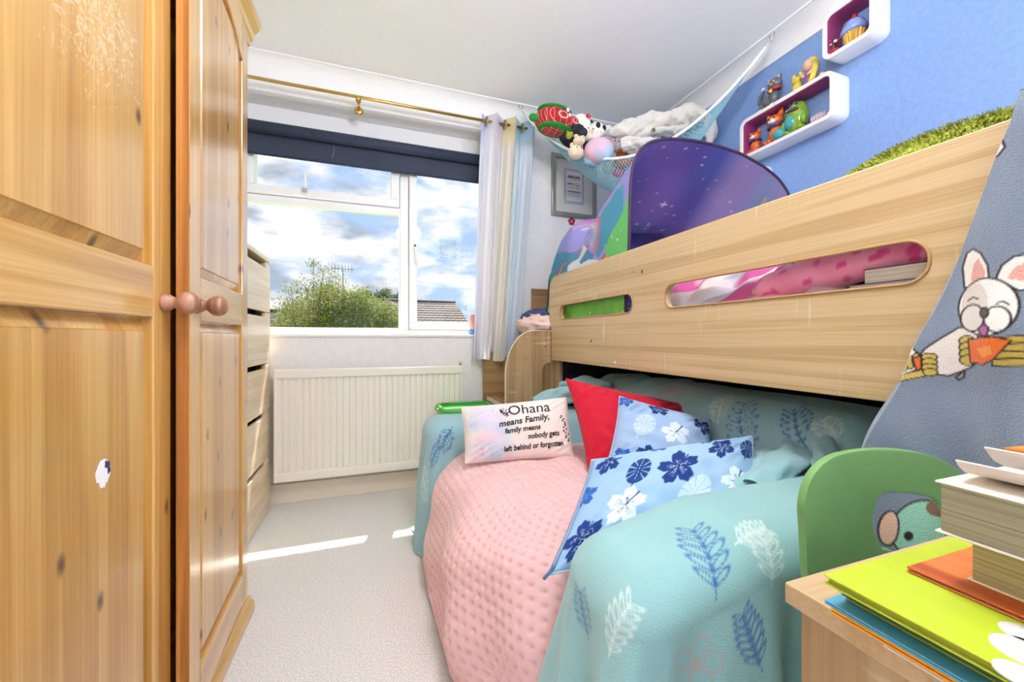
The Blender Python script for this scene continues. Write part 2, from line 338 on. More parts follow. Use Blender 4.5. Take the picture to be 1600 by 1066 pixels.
# ------------------------------------------------------------------ roller blind, curtain pole, curtain
BLIND = mottled('navy_blind_fabric', '2b3448', '343d52', 90, .6, .05)
bl = thing('roller_blind', (.05, 2.47, 1.87), 'dark navy roller blind rolled up at the top of the window', 'blind')
tube_obj('roll', [(WX0+.02, 2.475, 2.038), (WX1-.02, 2.475, 2.038)], .031, BLIND, bl, 20)
box('fabric', WX0+.03, WX1-.03, 2.500, 2.503, 1.902, 2.04, BLIND, bl, 0)
tube_obj('bottom_bar', [(WX0+.03, 2.5015, 1.901), (WX1-.03, 2.5015, 1.901)], .007, BLIND, bl, 10)
for a_ in (WX0+.001, WX1-.018): box('bracket', a_, a_+.017, 2.45, 2.50, 2.0, 2.07, WHITE, bl, .003)
for s_ in (0,):
    p = at_Y(522, 228, 2.497); q = at_Y(519, 247, 2.497)
    tube_obj('crease_mark', [p, (p+q)/2+Vector((.004, 0, 0)), q], .0012, mat('pale_scuff', '8a93a6', .8), bl, 5)
RY, RZ = 2.32, 2.21
pole = thing('curtain_pole', (.0, RY, RZ-.02), 'thin brass curtain pole with a central bracket above the window', 'curtain pole')
tube_obj('rod', [(-.96, RY, RZ), (.93, RY, RZ)], .0085, BRASS, pole, 14)
p = at_Y(560, 155, RY)
tube_obj('bracket_arm', [(p.x, RY, RZ-.012), (p.x, RY+.03, RZ-.03), (p.x, YB-.004, RZ-.035)], .007, BRASS, pole, 10)
lathe('bracket_cup', [(.014, 0), (.015, .022), (.013, .024)], BRASS, pole, (p.x, RY, RZ-.024), (0, 0, 1), 14)
lathe('bracket_plate', [(.024, 0), (.024, .004), (.015, .01)], BRASS, pole, (p.x, YB-.001, RZ-.035), (0, -1, 0), 16)
lathe('end_cap', [(.010, 0), (.014, .004), (.014, .018), (.008, .024)], BRASS, pole, (.928, RY, RZ), (1, 0, 0), 14)
VOILE = vcol('voile_fabric', .85, 700, .15, .001, .1, .1, .22)
cur = thing('curtain', (.78, RY, .76), 'pastel striped voile curtain gathered at the end of the brass pole', 'curtain')
ns, nz = 260, 90
S = np.linspace(0, 1, ns); Z = np.linspace(0, 1, nz)             # Z: 0 top, 1 bottom
ss, zz = np.meshgrid(S, Z)
waves = 3.0
amp = .044 + .012*zz
xl, xr = .615 - .055*zz**.8, .965 - .115*zz**1.2
ph = 2*np.pi*waves*ss
xx = xl + (xr-xl)*(ss + .035*np.sin(2*ph)) + .004*np.sin(37*ss+3*zz)*zz
yy = RY + amp*np.sin(ph + .5*zz*np.sin(9*ss)) + (.010*np.sin(2*np.pi*11*ss+2*zz) + .006*np.sin(2*np.pi*27*ss+1.2+4*zz))*np.clip(zz*6-.3, 0, 1)
zt = RZ + .045; zb = .762 + .012*np.sin(9*ss) - .02*(1-ss)
z3 = zt + (zb-zt)*zz
keys = [(0, 'c9cdf0'), (.14, 'e9e9f6'), (.25, 'efeaf4'), (.34, 'e6d5e6'), (.42, 'ead9e6'), (.47, 'f0e4b0'), (.55, 'efe3b4'), (.6, 'e4ecec'), (.68, 'b8dfe0'), (.74, 'cfe6ea'), (.80, 'b2d2ea'), (.93, 'c2dcee'), (1, 'dfe6f4')]
kp = [k for k, _ in keys]; kc = np.array([lin(c) for _, c in keys])
colr = np.stack([np.interp(ss, kp, kc[:, i]) for i in range(3)], -1)
pale = np.clip(zz*14-.9, 0, 1)[..., None]*.62; colr = colr*(1-pale) + np.array(lin('f4f3f8'))*pale
hdr = (zz < .062)[..., None]; colr = np.where(hdr, colr*.97, colr)
def grid_faces(nu, nv, wrap=False):
    i = np.arange(nv-1)[:, None]*nu + np.arange(nu-1)[None, :]
    return np.stack([i, i+1, i+1+nu, i+nu], -1).reshape(-1, 4).tolist()
raw('fabric', np.stack([xx, yy, z3], -1).reshape(-1, 3), grid_faces(ns, nz), VOILE, cur, True, colr.reshape(-1, 3))
for k in range(6):
    s0 = (k+.0)/6 + .02*0 + .0; ph0 = s0
    X0 = .615 + .35*(k/6 + .001) + .03
    bm = bmesh.new(); tube(bm, [(X0 + .004*math.sin(0), RY + .024*math.cos(a), RZ + .024*math.sin(a)) for a in [2*math.pi*j/20 for j in range(21)]], .005, 8, False)
    bm_obj('eyelet', bm, STEEL, cur, True)

# ------------------------------------------------------------------ radiator
rad = thing('radiator', (0, 2.35, .13), 'cream ribbed panel radiator on the wall below the window', 'radiator')
x0, x1, z0, z1 = -.492, .492, .138, .722; nrib = 30
prof = []
for k in range(nrib):
    a = x0+.012 + (x1-x0-.024)*k/nrib; w_ = (x1-x0-.024)/nrib
    prof += [(a, 2.308), (a+w_*.62, 2.308), (a+w_*.74, 2.318), (a+w_*.90, 2.318)]
prof.append((x1-.012, 2.308)); n = len(prof)
V = [(a, b_, z0+.045) for a, b_ in prof] + [(a, b_, z1-.045) for a, b_ in prof]; V += [(prof[0][0], 2.33, z0+.045), (prof[-1][0], 2.33, z0+.045), (prof[0][0], 2.33, z1-.045), (prof[-1][0], 2.33, z1-.045)]
Fc = [(i, i+1, n+i+1, n+i) for i in range(n-1)] + [(2*n, 0, n, 2*n+2), (n-1, 2*n+1, 2*n+3, 2*n-1)]
raw('ribbed_panel', V, Fc, RAD, rad)
box('top_rail', x0, x1, 2.300, 2.335, z1-.048, z1, RAD, rad, .007); box('bottom_rail', x0, x1, 2.300, 2.335, z0, z0+.048, RAD, rad, .007)
box('side_edge', x1-.016, x1, 2.302, 2.333, z0+.03, z1-.03, RAD, rad, .006); box('side_edge', x0, x0+.016, 2.302, 2.333, z0+.03, z1-.03, RAD, rad, .006)
box('hanger', -.3, -.26, 2.33, 2.40, .3, .66, RAD, rad); box('hanger', .26, .30, 2.33, 2.40, .3, .66, RAD, rad)
lathe('bleed_valve', [(.008, 0), (.008, .02), (.004, .024)], STEEL, rad, (x1-.012, 2.318, z1-.002), (0, 0, 1), 10)
tube_obj('pipe', [(x1-.02, 2.32, .14), (x1-.02, 2.32, .09), (x1-.02, 2.32, .001)], .009, WHITE, rad)

# ------------------------------------------------------------------ wardrobe
wd = thing('wardrobe', (-.66, .95, 0), 'honey pine double wardrobe with panelled doors and round wooden knobs', 'wardrobe')
WY0, WY1, WXF = .43, 1.462, -.398
box('side', -.93, WXF, WY1-.02, WY1, .0, 1.86, PINE, wd); box('side', -.93, WXF, WY0, WY0+.02, 0, 1.86, PINE, wd)
box('back', -.94, -.93, WY0, WY1, 0, 1.86, PINE, wd); box('top', -.93, WXF, WY0, WY1, 1.84, 1.86, PINE_H, wd); box('base', -.93, WXF, WY0+.02, WY1-.02, .06, .08, PINE_H, wd)
box('face_frame', WXF-.02, WXF+.004, 1.42, WY1, .0, 1.86, PINE, wd, .002)
pl = box('plinth', WXF-.02, WXF+.012, WY0, WY1+.004, 0, .10, PINE_H, wd, .003)
def mould(name, prof, y0, y1, parent):
    n = len(prof); V = [(x, y, z) for y in (y0, y1) for x, z in prof]
    return raw(name, V, [(i, i+1, n+i+1, n+i) for i in range(n-1)] + [tuple(range(n))[::-1], tuple(range(n, 2*n)), (n-1, 0, n, 2*n-1)], PINE_H, parent)
fx = WXF+.012
mould('plinth_moulding', [(fx-.002, 0), (fx+.016, 0), (fx+.018, .02), (fx+.016, .034), (fx+.008, .042), (fx+.004, .052), (fx-.002, .054)], WY0, WY1+.018, wd)
mould('cornice', [(WXF-.03, 1.835), (WXF+.012, 1.835), (WXF+.016, 1.85), (WXF+.022, 1.856), (WXF+.026, 1.875), (WXF+.04, 1.892), (WXF+.044, 1.905), (WXF+.044, 1.92), (WXF-.03, 1.92)], WY0-.03, WY1+.03, wd)
def pine_door(name, y0, y1, xface, sgn, hinge_y, ang, knob_y):
    """frame-and-panel door, front at xface; rotated about its hinge by ang"""
    D = bpy.data.objects.new(name, None); D.location = (xface, hinge_y, .1); COL.objects.link(D); D.parent = wd; D.matrix_parent_inverse = Matrix.Translation(-PL['wardrobe'])
    D.rotation_euler = (0, 0, ang); PL[D.name] = Vector((xface, hinge_y, .1))
    T = .022; xb = xface - T; zb, zt_ = .105, 1.832; sw = .062
    r0, r1 = .922, 1.014
    def add(o): return o
    boxp = lambda nm, *a, m=PINE, bev=.003: box(nm, *a, m, D, bev)
    boxp('stile', xb, xface, y0, y0+sw, zb, zt_); boxp('stile', xb, xface, y1-sw, y1, zb, zt_)
    boxp('rail', xb, xface, y0+sw, y1-sw, r0, r1, m=PINE_H)
    boxp('rail', xb, xface, y0+sw, y1-sw, zb, zb+.085, m=PINE_H)
    # arched top rail
    nA = 16; arch = [(y0+sw, zt_), (y0+sw, zt_-.13)] + [(y0+sw + (y1-y0-2*sw)*k/nA, zt_-.13 + .055*math.sin(math.pi*k/nA)) for k in range(1, nA)] + [(y1-sw, zt_-.13), (y1-sw, zt_)]
    plate('rail', [arch], T, M_YZ(xface-T/2), PINE_H, D, .002)
    def field(nm, a0, a1, b0, b1):     # raised-and-fielded panel
        e = .026; d = .013; xs = xface-.017
        V = [(xs, a0, b0), (xs, a1, b0), (xs, a1, b1), (xs, a0, b1),
             (xs, a0+.006, b0+.006), (xs, a1-.006, b0+.006), (xs, a1-.006, b1-.006), (xs, a0+.006, b1-.006),
             (xs+d-.003, a0+e, b0+e), (xs+d-.003, a1-e, b0+e), (xs+d-.003, a1-e, b1-e), (xs+d-.003, a0+e, b1-e),
             (xs+d, a0+e+.002, b0+e+.002), (xs+d, a1-e-.002, b0+e+.002), (xs+d, a1-e-.002, b1-e-.002), (xs+d, a0+e+.002, b1-e-.002),
             (xb+.001, a0, b0), (xb+.001, a1, b0), (xb+.001, a1, b1), (xb+.001, a0, b1)]
        Fc = []
        for q in (0, 4, 8):
            for k in range(4): Fc.append((q+k, q+(k+1) % 4, q+4+(k+1) % 4, q+4+k))
        Fc.append((12, 13, 14, 15)); Fc.append((19, 18, 17, 16))
        for k in range(4): Fc.append((16+k, 16+(k+1) % 4, (k+1) % 4, k))
        raw(nm, V, Fc, PINE, D)
    field('panel', y0+sw-.003, y1-sw+.003, r1-.003, zt_-.07); field('panel', y0+sw-.003, y1-sw+.003, zb+.08, r0+.003)
    kz = .952
    if sgn < 0: box('shaded_edge', xb+.001, xface-.001, y0-.001, y0+.001, zb, zt_, PINE_SHADE, D, 0)  # shade on the ajar door's near edge, put into a darker pine strip
    lathe('knob', [(.017, -.002), (.017, .004), (.015, .010), (.0105, .016), (.0105, .021), (.016, .026), (.0205, .032), (.0215, .040), (.019, .048), (.012, .054), (.0005, .056)], KNOB, D, (xface, knob_y, kz), (1, 0, 0), 24)
    return D
d1 = pine_door('door', .462, .934, -.372, 1, .462, 0, .905)
d2 = pine_door('door', .938, 1.418, -.372, -1, 1.418, R(3.3), .968)
tag(d1, 'closed door with a torn sticker'); tag(d2, 'door standing slightly ajar')
# old scratches and rubbed varnish on the closed door's upper panel
PW = PINE.copy(); PW.name = 'scratched_pine'; N, L, b = nodes(PW); src = b.inputs['Base Color'].links[0].from_socket
tcn = N.new('ShaderNodeTexCoord'); vs = N.new('ShaderNodeVectorMath'); vs.operation = 'SUBTRACT'; vs.inputs[1].default_value = (0, .03, .34); L.new(tcn.outputs['Object'], vs.inputs[0])
ln_ = N.new('ShaderNodeVectorMath'); ln_.operation = 'LENGTH'; L.new(vs.outputs[0], ln_.inputs[0]); m_r = N.new('ShaderNodeMapRange'); m_r.inputs[1].default_value = .05; m_r.inputs[2].default_value = .17; m_r.inputs[3].default_value = .20; m_r.inputs[4].default_value = 0; L.new(ln_.outputs[1 if ln_.outputs[0].name == 'Vector' else 0], m_r.inputs[0])
nz_ = N.new('ShaderNodeTexNoise'); nz_.inputs['Scale'].default_value = 60; nz_.inputs['Detail'].default_value = 6; nz_.inputs['Distortion'].default_value = 2.5; L.new(tcn.outputs['Object'], nz_.inputs['Vector'])
ad = N.new('ShaderNodeMath'); ad.operation = 'ADD'; L.new(nz_.outputs['Fac'], ad.inputs[0]); L.new(m_r.outputs[0], ad.inputs[1]); rp = N.new('ShaderNodeValToRGB'); rp.color_ramp.elements[0].position = .70; rp.color_ramp.elements[1].position = .80; rp.color_ramp.elements[1].color = (.42, .42, .42, 1); L.new(ad.outputs[0], rp.inputs['Fac'])
mxp = N.new('ShaderNodeMix'); mxp.data_type = 'RGBA'; mxp.inputs[7].default_value = lin4('f0dcc0'); L.new(rp.outputs['Color'], mxp.inputs[0]); L.new(src, mxp.inputs[6]); L.new(mxp.outputs[2], b.inputs['Base Color'])
up_ = [o for o in d1.children if o.name.startswith('panel') and o.location.z > .9][0]; up_.data.materials[0] = PW
# torn sticker remnant on the lower panel
p = at_X(163, 738, -.3745)
rnd = random.Random(5); lp = []
for k in range(26):
    a = 2*math.pi*k/26; r_ = .0155*(1+.32*rnd.random()) if math.sin(a) < .3 else .0165
    lp.append((p.y + .85*r_*math.cos(a), p.z + 1.15*r_*math.sin(a)))
plate('sticker_remnant', [lp], .0009, M_YZ(-.3755), mat('torn_paper', 'f2efec', .7), d1, .0001)
plate('sticker_print', [[(p.y+.003, p.z+.016), (p.y+.013, p.z+.012), (p.y+.015, p.z-.003), (p.y+.009, p.z-.006), (p.y+.008, p.z+.004), (p.y+.002, p.z+.006)]], .0005, M_YZ(-.3748), mat('sticker_navy', '2d3560', .5), d1, .0001)
# things inside, glimpsed through the gap
CLOTH_W = mottled('white_cloth', 'd8d6dc', 'eceaf0', 20, .9, .2)
for k, (zz0, c_) in enumerate(((.079, 'folded grey-white cloth lowest in the pile inside the wardrobe'), (.200, 'rolled white towel on the pile inside the wardrobe'), (.321, 'pale grey bundle topmost in the pile inside the wardrobe'))):
    tag(ell('folded_cloth', (-.56, .95, zz0+.06), (.13, .16, .058), CLOTH_W, None, sub=3, noise=.08, seed=k), c_, 'cloth', 'laundry in the wardrobe')

# ------------------------------------------------------------------ chest of drawers
ch = thing('chest_of_drawers', (-.74, 1.92, 0), 'tall pale oak chest of five handleless drawers between wardrobe and window', 'chest of drawers')
cf = -.513; cy0, cy1 = 1.50, 2.335
box('side', -.96, cf-.02, cy0, cy0+.02, 0, 1.272, OAK_W, ch); box('side', -.96, cf-.02, cy1-.02, cy1, 0, 1.272, OAK_W, ch)
box('top', -.96, cf, cy0, cy1, 1.272, 1.293, OAK_W, ch); box('back', -.965, -.955, cy0, cy1, 0, 1.29, OAK_W, ch)
box('inner_case', -.95, cf-.06, cy0+.02, cy1-.02, .02, 1.27, DARK, ch, 0)
zs_ = [.006, .277, .519, .757, 1.013, 1.258]
for k in range(5):
    za, zb2 = zs_[k]+.002, zs_[k+1]-.002
    sl = .022
    lp = [(cy0+.001, za), (cy1-.001, za), (cy1-.001, zb2), (cy1-.09, zb2), (cy1-.09, zb2-sl), (cy0+.09, zb2-sl), (cy0+.09, zb2), (cy0+.001, zb2)]
    plate('drawer', [lp], .02, M_YZ(cf-.010), OAK_W, ch, .0015)
# ------------------------------------------------------------------ added fill pendant (out of view, brightens the room)
lamp = thing('fill_pendant', (.37, .42, 2.0), 'added white globe pendant out of view, filling the room with light', 'lamp')
LG = bpy.data.materials.new('fill_glass'); LG.use_nodes = True; b = LG.node_tree.nodes['Principled BSDF']; b.inputs['Base Color'].default_value = (1, 1, 1, 1)
b.inputs['Emission Color'].default_value = (.98, .99, 1, 1); b.inputs['Emission Strength'].default_value = FILL_PENDANT_POWER
ell('globe', (.37, .42, 2.10), (.14, .14, .11), LG, lamp)
tube_obj('stem', [(.37, .42, 2.19), (.37, .42, 2.34)], .006, WHITE, lamp); lathe('ceiling_rose', [(.05, 0), (.05, .012), (.03, .02)], WHITE, lamp, (.37, .42, ZC-.001), (0, 0, -1))

# added floor lamp behind the camera, more fill light for the room
fl_ = thing('fill_floor_lamp', (1.60, -1.1, 0), 'added white globe floor lamp out of view by the rear wall, fill light', 'lamp')
LG2_ = LG.copy(); LG2_.name = 'fill_floor_globe'; LG2_.node_tree.nodes['Principled BSDF'].inputs['Emission Strength'].default_value = FILL_FLOOR_POWER
ell('globe', (1.60, -1.1, 1.40), (.15, .15, .15), LG2_, fl_); tube_obj('pole', [(1.60, -1.1, .02), (1.60, -1.1, 1.26)], .012, STEEL, fl_); lathe('foot', [(.13, 0), (.13, .012), (.03, .022)], STEEL, fl_, (1.60, -1.1, 0))

# ------------------------------------------------------------------ bed
bed = thing('mid_sleeper_bed', (1.38, 1.1, 0), 'light oak mid sleeper bed with slotted guard rail along the blue wall', 'bed')
bx = .90; RT = 1.215; RB = .766
rail = [(-.02, RB), (1.94, RB), (1.94, .93)] + [(1.965, .96), (1.965, 1.135)] + [(1.885 + .08*math.cos(R(a)), 1.135 + .08*math.sin(R(a))) for a in range(10, 91, 10)] + [(-.02, RT)]
s1 = rrect(1.228, 1.832, .98, 1.052, .033); s2 = rrect(.402, 1.055, .982, 1.060, .036)
gr = plate('guard_rail', [rail, s1[::-1], s2[::-1]], .022, M_YZ(bx+.011), OAK, bed, .0025)
EDGE = mat('oak_edging', 'b98f63', .5)
for sl in (s1, s2):
    bm = bmesh.new(); tube(bm, [(bx-.0005, q[0], q[1]) for q in sl] + [(bx-.0005, sl[0][0], sl[0][1])], .0028, 6, False); bm_obj('slot_edging', bm, EDGE, bed, True)
# end panel with curved shoulder, facing the room
ep = [(.64, 0), (.64, .69)] + [(.80 - .16*math.cos(R(a)), .69 + .234*math.sin(R(a))) for a in range(6, 91, 6)] + [(bx, .924), (bx, .752), (.89, .75)] + [(.89 - .04*math.sin(R(a)), .71 + .04*math.cos(R(a))) for a in range(0, 91, 15)] + [(.85, 0)]
plate('end_panel', [ep], .02, M_XZ(1.952), OAK_V, bed, .002)
bm = bmesh.new(); tube(bm, [(q[0]-.001, 1.940, q[1]) for q in ep[0:18]], .0032, 6); bm_obj('panel_edging', bm, mat('pale_edging', 'efe3cf', .5), bed, True)
for (px_, py_) in ((822, 559), (852, 540)):
    p = at_Y(px_, py_, 1.94); lathe('cam_cover', [(.008, 0), (.008, .002)], OAK_V, bed, (p.x, 1.9425, p.z), (0, -1, 0), 14)
box('inner_upright', .93, .95, 1.90, 2.36, 0, .80, OAK_V, bed)
box('shelf', .66, .93, 1.963, 2.36, .50, .52, OAK_V, bed); box('shelf_edging', .655, .661, 1.963, 2.36, .499, .521, WHITE, bed, .001)
box('unit_top', .90, 1.86, 1.963, 2.36, .88, .90, OAK_V, bed)
box('back_panel', .636, .96, 2.36, 2.38, 0, .80, OAK_D, bed); box('headboard', .96, 1.87, 2.36, 2.38, 0, 1.205, OAK_D, bed)
box('foot_panel', .922, 1.87, -.02, .002, 0, 1.215, OAK, bed); box('wall_rail', 1.85, 1.872, .002, 2.36, .766, 1.0, OAK, bed)
box('foot_post', bx, .922, -.02, .10, 0, RB, OAK, bed)
for k in range(12): box('slat', .922, 1.85, .08+k*.155, .15+k*.155, .785, .80, OAK_W, bed)
box('under_dark_back', 1.852, 1.866, .002, 1.95, .02, .765, UNDER_DARK, bed, 0)  # added sheets, the dark under the bed put into their colour
box('under_dark_end', .955, 1.85, 1.90, 1.91, .02, .765, UNDER_DARK, bed, 0)
for (px_, py_) in ((988, 425), (1003, 424)):
    p = at_X(px_, py_, bx); box('scuff', bx-.0008, bx+.001, p.y-.004, p.y+.003, p.z-.008, p.z+.006, mat('scuff_mark', '5b5048' if px_ > 990 else '7d93b0', .8), bed, 0)
for (px_, py_) in ((961, 567), (924, 533)):
    p = at_X(px_, py_, bx); lathe('screw_cap', [(.006, 0), (.006, .0015)], mat('screw_cap', 'efe6d6' if py_ > 550 else '6d665c', .5), bed, (bx, p.y, p.z), (-1, 0, 0), 12)
mt = tag(box('mattress', .93, 1.845, .02, 1.94, .80, .935, mat('mattress_ticking', 'e9e4e6', .9), None, .03, 4), 'white mattress lying inside the mid sleeper bed', 'mattress')

# ------------------------------------------------------------------ floating box shelves
SHELF_IN = mat('magenta_lining', 'a8447c', .5)
def box_shelf(y0, y1, z0, z1, label):
    s_ = thing('box_shelf', (1.83, (y0+y1)/2, z0), label, 'shelf')
    r_ = .035; t_ = .017
    plate('body', [rrect(y0, y1, z0, z1, r_), rrect(y0+t_, y1-t_, z0+t_, z1-t_, r_-.014)[::-1]], .098, M_YZ(XR-.049-.001), WHITE, s_, .0015)
    ro = rrect(y0+t_, y1-t_, z0+t_, z1-t_, r_-.014); ri = rrect(y0+t_+.0015, y1-t_-.0015, z0+t_+.0015, z1-t_-.0015, r_-.0155)
    plate('lining', [ro, ri[::-1]], .092, M_YZ(XR-.048), SHELF_IN, s_, .0001)
    return s_
box_shelf(1.092, 1.534, 1.80, 2.0, 'long white box shelf with magenta inside holding pottery animals')
box_shelf(.953, 1.137, 2.045, 2.24, 'small square white box shelf near the ceiling holding a cupcake ornament')
box_shelf(1.43, 1.65, 1.565, 1.755, 'white box shelf mostly hidden behind the play tent')

# ------------------------------------------------------------------ sofa under the bed
SOFA = mottled('grey_upholstery', '5d6470', '6a717e', 60, .9, .2)
so = thing('sofa', (.75, 1.15, 0), 'low two seater sofa hidden under throws beneath the bed', 'sofa')
box('base', .46, 1.30, .48, 1.82, .04, .24, SOFA, so, .02); box('seat_cushion', .50, 1.10, .72, 1.58, .245, .365, SOFA, so, .04, 4)
box('arm', .42, 1.25, .49, .66, .05, .46, SOFA, so, .05, 4); box('arm', .30, 1.25, 1.68, 1.80, .05, .485, SOFA, so, .05, 4)
box('backrest', 1.17, 1.32, .66, 1.75, .05, .64, SOFA, so, .05, 4)
for a in (.48, 1.22):
    for b_ in (.52, 1.78): box('foot', a, a+.05, b_-.025, b_+.025, 0, .045, DARK, so)

# ------------------------------------------------------------------ desk
dk = thing('desk', (.59, -.07, 0), 'small light oak desk stacked with books beside the bed foot', 'desk')
DX0, DX1, DY0, DY1, DZ = .295, .875, -.42, .215, .70
box('desk_top', DX0, DX1, DY0, DY1, DZ-.0155, DZ, OAK_X, dk, .0012)
box('side_panel', DX0+.009, DX0+.025, DY0+.01, DY1-.006, 0, DZ-.0155, OAK_V, dk, .001); box('side_panel', DX1-.025, DX1-.009, DY0+.01, DY1-.006, 0, DZ-.0155, OAK_V, dk, .001)
box('back_panel', DX0+.025, DX1-.025, DY0+.01, DY0+.025, .25, DZ-.0155, OAK_V, dk, .001)
# ------------------------------------------------------------------ cloth tools
def sn(x, y, seed=0, f=1.0, n=7):
    """smooth pseudo-noise, about -1..1"""
    rg = np.random.RandomState(seed); o = 0
    for k in range(n):
        a = rg.uniform(0, 2*np.pi); w = f*rg.uniform(.6, 1.6); o = o + np.sin(w*(x*np.cos(a)+y*np.sin(a)) + rg.uniform(0, 6.28))
    return o/n**.5*.8
class Paint:
    def __init__(s, u, v, base):
        s.u, s.v = u, v; s.c = np.empty(u.shape + (3,)); s.c[:] = lin(base)
    def put(s, a, col):
        a = np.clip(a, 0, 1)[..., None]; s.c = s.c*(1-a) + np.array(lin(col))*a
    def loc(s, u0, v0, ang):
        c_, s_ = math.cos(ang), math.sin(ang); du, dv = s.u-u0, s.v-v0; return du*c_+dv*s_, -du*s_+dv*c_
    def ellipse(s, u0, v0, a, b, col, ang=0, soft=.12, op=1):
        x, y = s.loc(u0, v0, ang); s.put(op*(1-np.hypot(x/a, y/b))/soft, col)
    def ring(s, u0, v0, a, b, w, col, ang=0, op=1):
        x, y = s.loc(u0, v0, ang); d = np.abs(np.hypot(x/a, y/b)-1)*min(a, b); s.put(op*(1.3-d/w), col)
    def line(s, pts, w, col, op=1):
        d = np.full(s.u.shape, 1e9)
        for (a, b) in zip(pts, pts[1:]):
            ax, ay = a; bx_, by_ = b; L2 = (bx_-ax)**2+(by_-ay)**2+1e-12
            t = np.clip(((s.u-ax)*(bx_-ax)+(s.v-ay)*(by_-ay))/L2, 0, 1); d = np.minimum(d, np.hypot(s.u-ax-t*(bx_-ax), s.v-ay-t*(by_-ay)))
        s.put(op*(1.4-d/w), col)
    def inside(s, pts):
        m = np.zeros(s.u.shape, bool); n = len(pts)
        for i in range(n):
            (x0, y0), (x1, y1) = pts[i], pts[(i+1) % n]
            if y0 == y1: continue
            m ^= ((y0 > s.v) != (y1 > s.v)) & (s.u < (x1-x0)*(s.v-y0)/(y1-y0)+x0)
        return m
    def poly(s, pts, col, op=1, outline=None, w=.002):
        s.put(s.inside(pts)*float(op), col)
        if outline: s.line(list(pts)+[pts[0]], w, outline)
    def hibiscus(s, u0, v0, Rr, col, vein, ang=0):
        x, y = s.loc(u0, v0, ang); th = np.arctan2(y, x); r = np.hypot(x, y)
        pet = np.abs(np.cos(2.5*th)); lim = Rr*(.38+.62*pet**.55)*(1+.05*np.sin(17*th))
        s.put((lim-r)/(.06*Rr), col)
        # veins fan out in each petal, and a stamen
        k = np.round((th)/(2*np.pi/5)); dth = th - k*2*np.pi/5
        for o_ in (-.22, -.08, .08, .22): s.put((np.abs(dth-o_) < .045*(1-r/(.62*Rr)))*(r < .55*Rr)*(r > .05*Rr)*.9, vein)
        a0 = ang+.63; s.line([(u0, v0), (u0+.8*Rr*math.cos(a0), v0+.8*Rr*math.sin(a0))], .045*Rr, vein if vein == '1d3f7c' else col)
    def monstera(s, u0, v0, Rr, col, ang=0):
        x, y = s.loc(u0, v0, ang); r = np.hypot(x/1.0, y/.72); th = np.arctan2(np.abs(y), x)
        body = (r < Rr) & ~((np.abs(np.sin(th*5.2)) < .28) & (np.abs(y) > .16*Rr)) & (np.abs(y) > .015*Rr)
        s.put(body*1.0, col); s.line([(u0-1.25*Rr*math.cos(ang), v0-1.25*Rr*math.sin(ang)), (u0-.8*Rr*math.cos(ang), v0-.8*Rr*math.sin(ang))], .05*Rr, col)
    def fern(s, a, b, col, w=.0015, n=6, width=.40, op=.85):
        a, b = Vector(a), Vector(b); d = b-a; L_ = d.length; d.normalize(); nrm = Vector((-d.y, d.x)); s.line([a, b], w, col, op)
        for k in range(n):
            t = .16 + .80*k/(n-1); p = a + d*L_*t; ln = L_*width*(1-.55*abs(t-.45)*1.4)
            for sg in (-1, 1):
                q = p + (d*.62 + nrm*sg*.78)*ln*.5; s.ring(q.x, q.y, ln*.5, ln*.13, w, col, math.atan2((d*.62+nrm*sg*.78).y, (d*.62+nrm*sg*.78).x), op)
def proj_px(P):
    d = _s*P[..., 0]+_c*P[..., 1]; r = _c*P[..., 0]-_s*P[..., 1]; return CX+F*r/d, CY-F*(P[..., 2]-CAMH)/d, d
def cloth(name, P, col, m, parent=None, thick=0):
    nv, nu = P.shape[:2]; o = raw(name, P.reshape(-1, 3), grid_faces(nu, nv), m, parent, True, col.reshape(-1, 3))
    if thick:
        md = o.modifiers.new('thickness', 'SOLIDIFY'); md.thickness = thick; md.offset = -1
    return o
def where_on(P, u, v, x, y, rad=14):
    """cloth coordinates of the surface point that the photograph shows at pixel (x, y)"""
    qx, qy, d = proj_px(P); e = np.hypot(qx-x, qy-y); ok = e < rad
    if not ok.any(): i = np.unravel_index(e.argmin(), e.shape)
    else: i = np.unravel_index(np.where(ok, d + e*.004, 1e9).argmin(), e.shape)
    return float(u[i]), float(v[i])

FLEECE = vcol('soft_fleece', .95, 420, .6, .003, .35, .1)
MINKY = vcol('dimpled_plush', .9, 600, .25, .001, .4, .15)
COTTON = vcol('printed_cotton', .85, 900, .2, .0006, .05, .2)

def drape(rect, z, r, ext, step, folds, seed, floor=.006, flare=.05, sag=0):
    x0, x1, y0, y1 = rect; a0, a1, b0, b1 = ext
    u = np.arange(x0-a0, x1+a1+step, step); v = np.arange(y0-b0, y1+b1+step, step); U, V = np.meshgrid(u, v)
    dx = np.where(U < x0, U-x0, np.where(U > x1, U-x1, 0)); dy = np.where(V < y0, V-y0, np.where(V > y1, V-y1, 0))
    d = np.hypot(dx, dy); dd = np.maximum(d, 1e-9); ux, uy = dx/dd, dy/dd
    bx_, by_ = np.clip(U, x0, x1), np.clip(V, y0, y1)
    an = np.minimum(d/r, np.pi/2); out = r*np.sin(an); down = r*(1-np.cos(an)) + np.maximum(d-r*np.pi/2, 0); ex = np.maximum(d-r*np.pi/2, 0)
    t = by_*1.0 - bx_*1.0 + .16*np.arctan2(uy, -ux)
    amp, fr = folds
    fold = np.sin(fr*t + 1.5*sn(U, V, seed, 4)) + .5*np.sin(2.3*fr*t+1.0)
    out = out + ex*flare + amp*np.minimum(ex/.25, 1)*(fold+.6)
    zz_ = z - down + sag*sn(U, V, seed+5, 9)*np.clip(1-ex*4, 0.15, 1)
    over = np.maximum(floor-zz_, 0); zz_ = np.maximum(zz_, floor + .004*np.abs(sn(U, V, seed+3, 30))); out = out + over*.06
    P = np.stack([bx_+ux*out, by_+uy*out, zz_], -1)
    return U, V, P

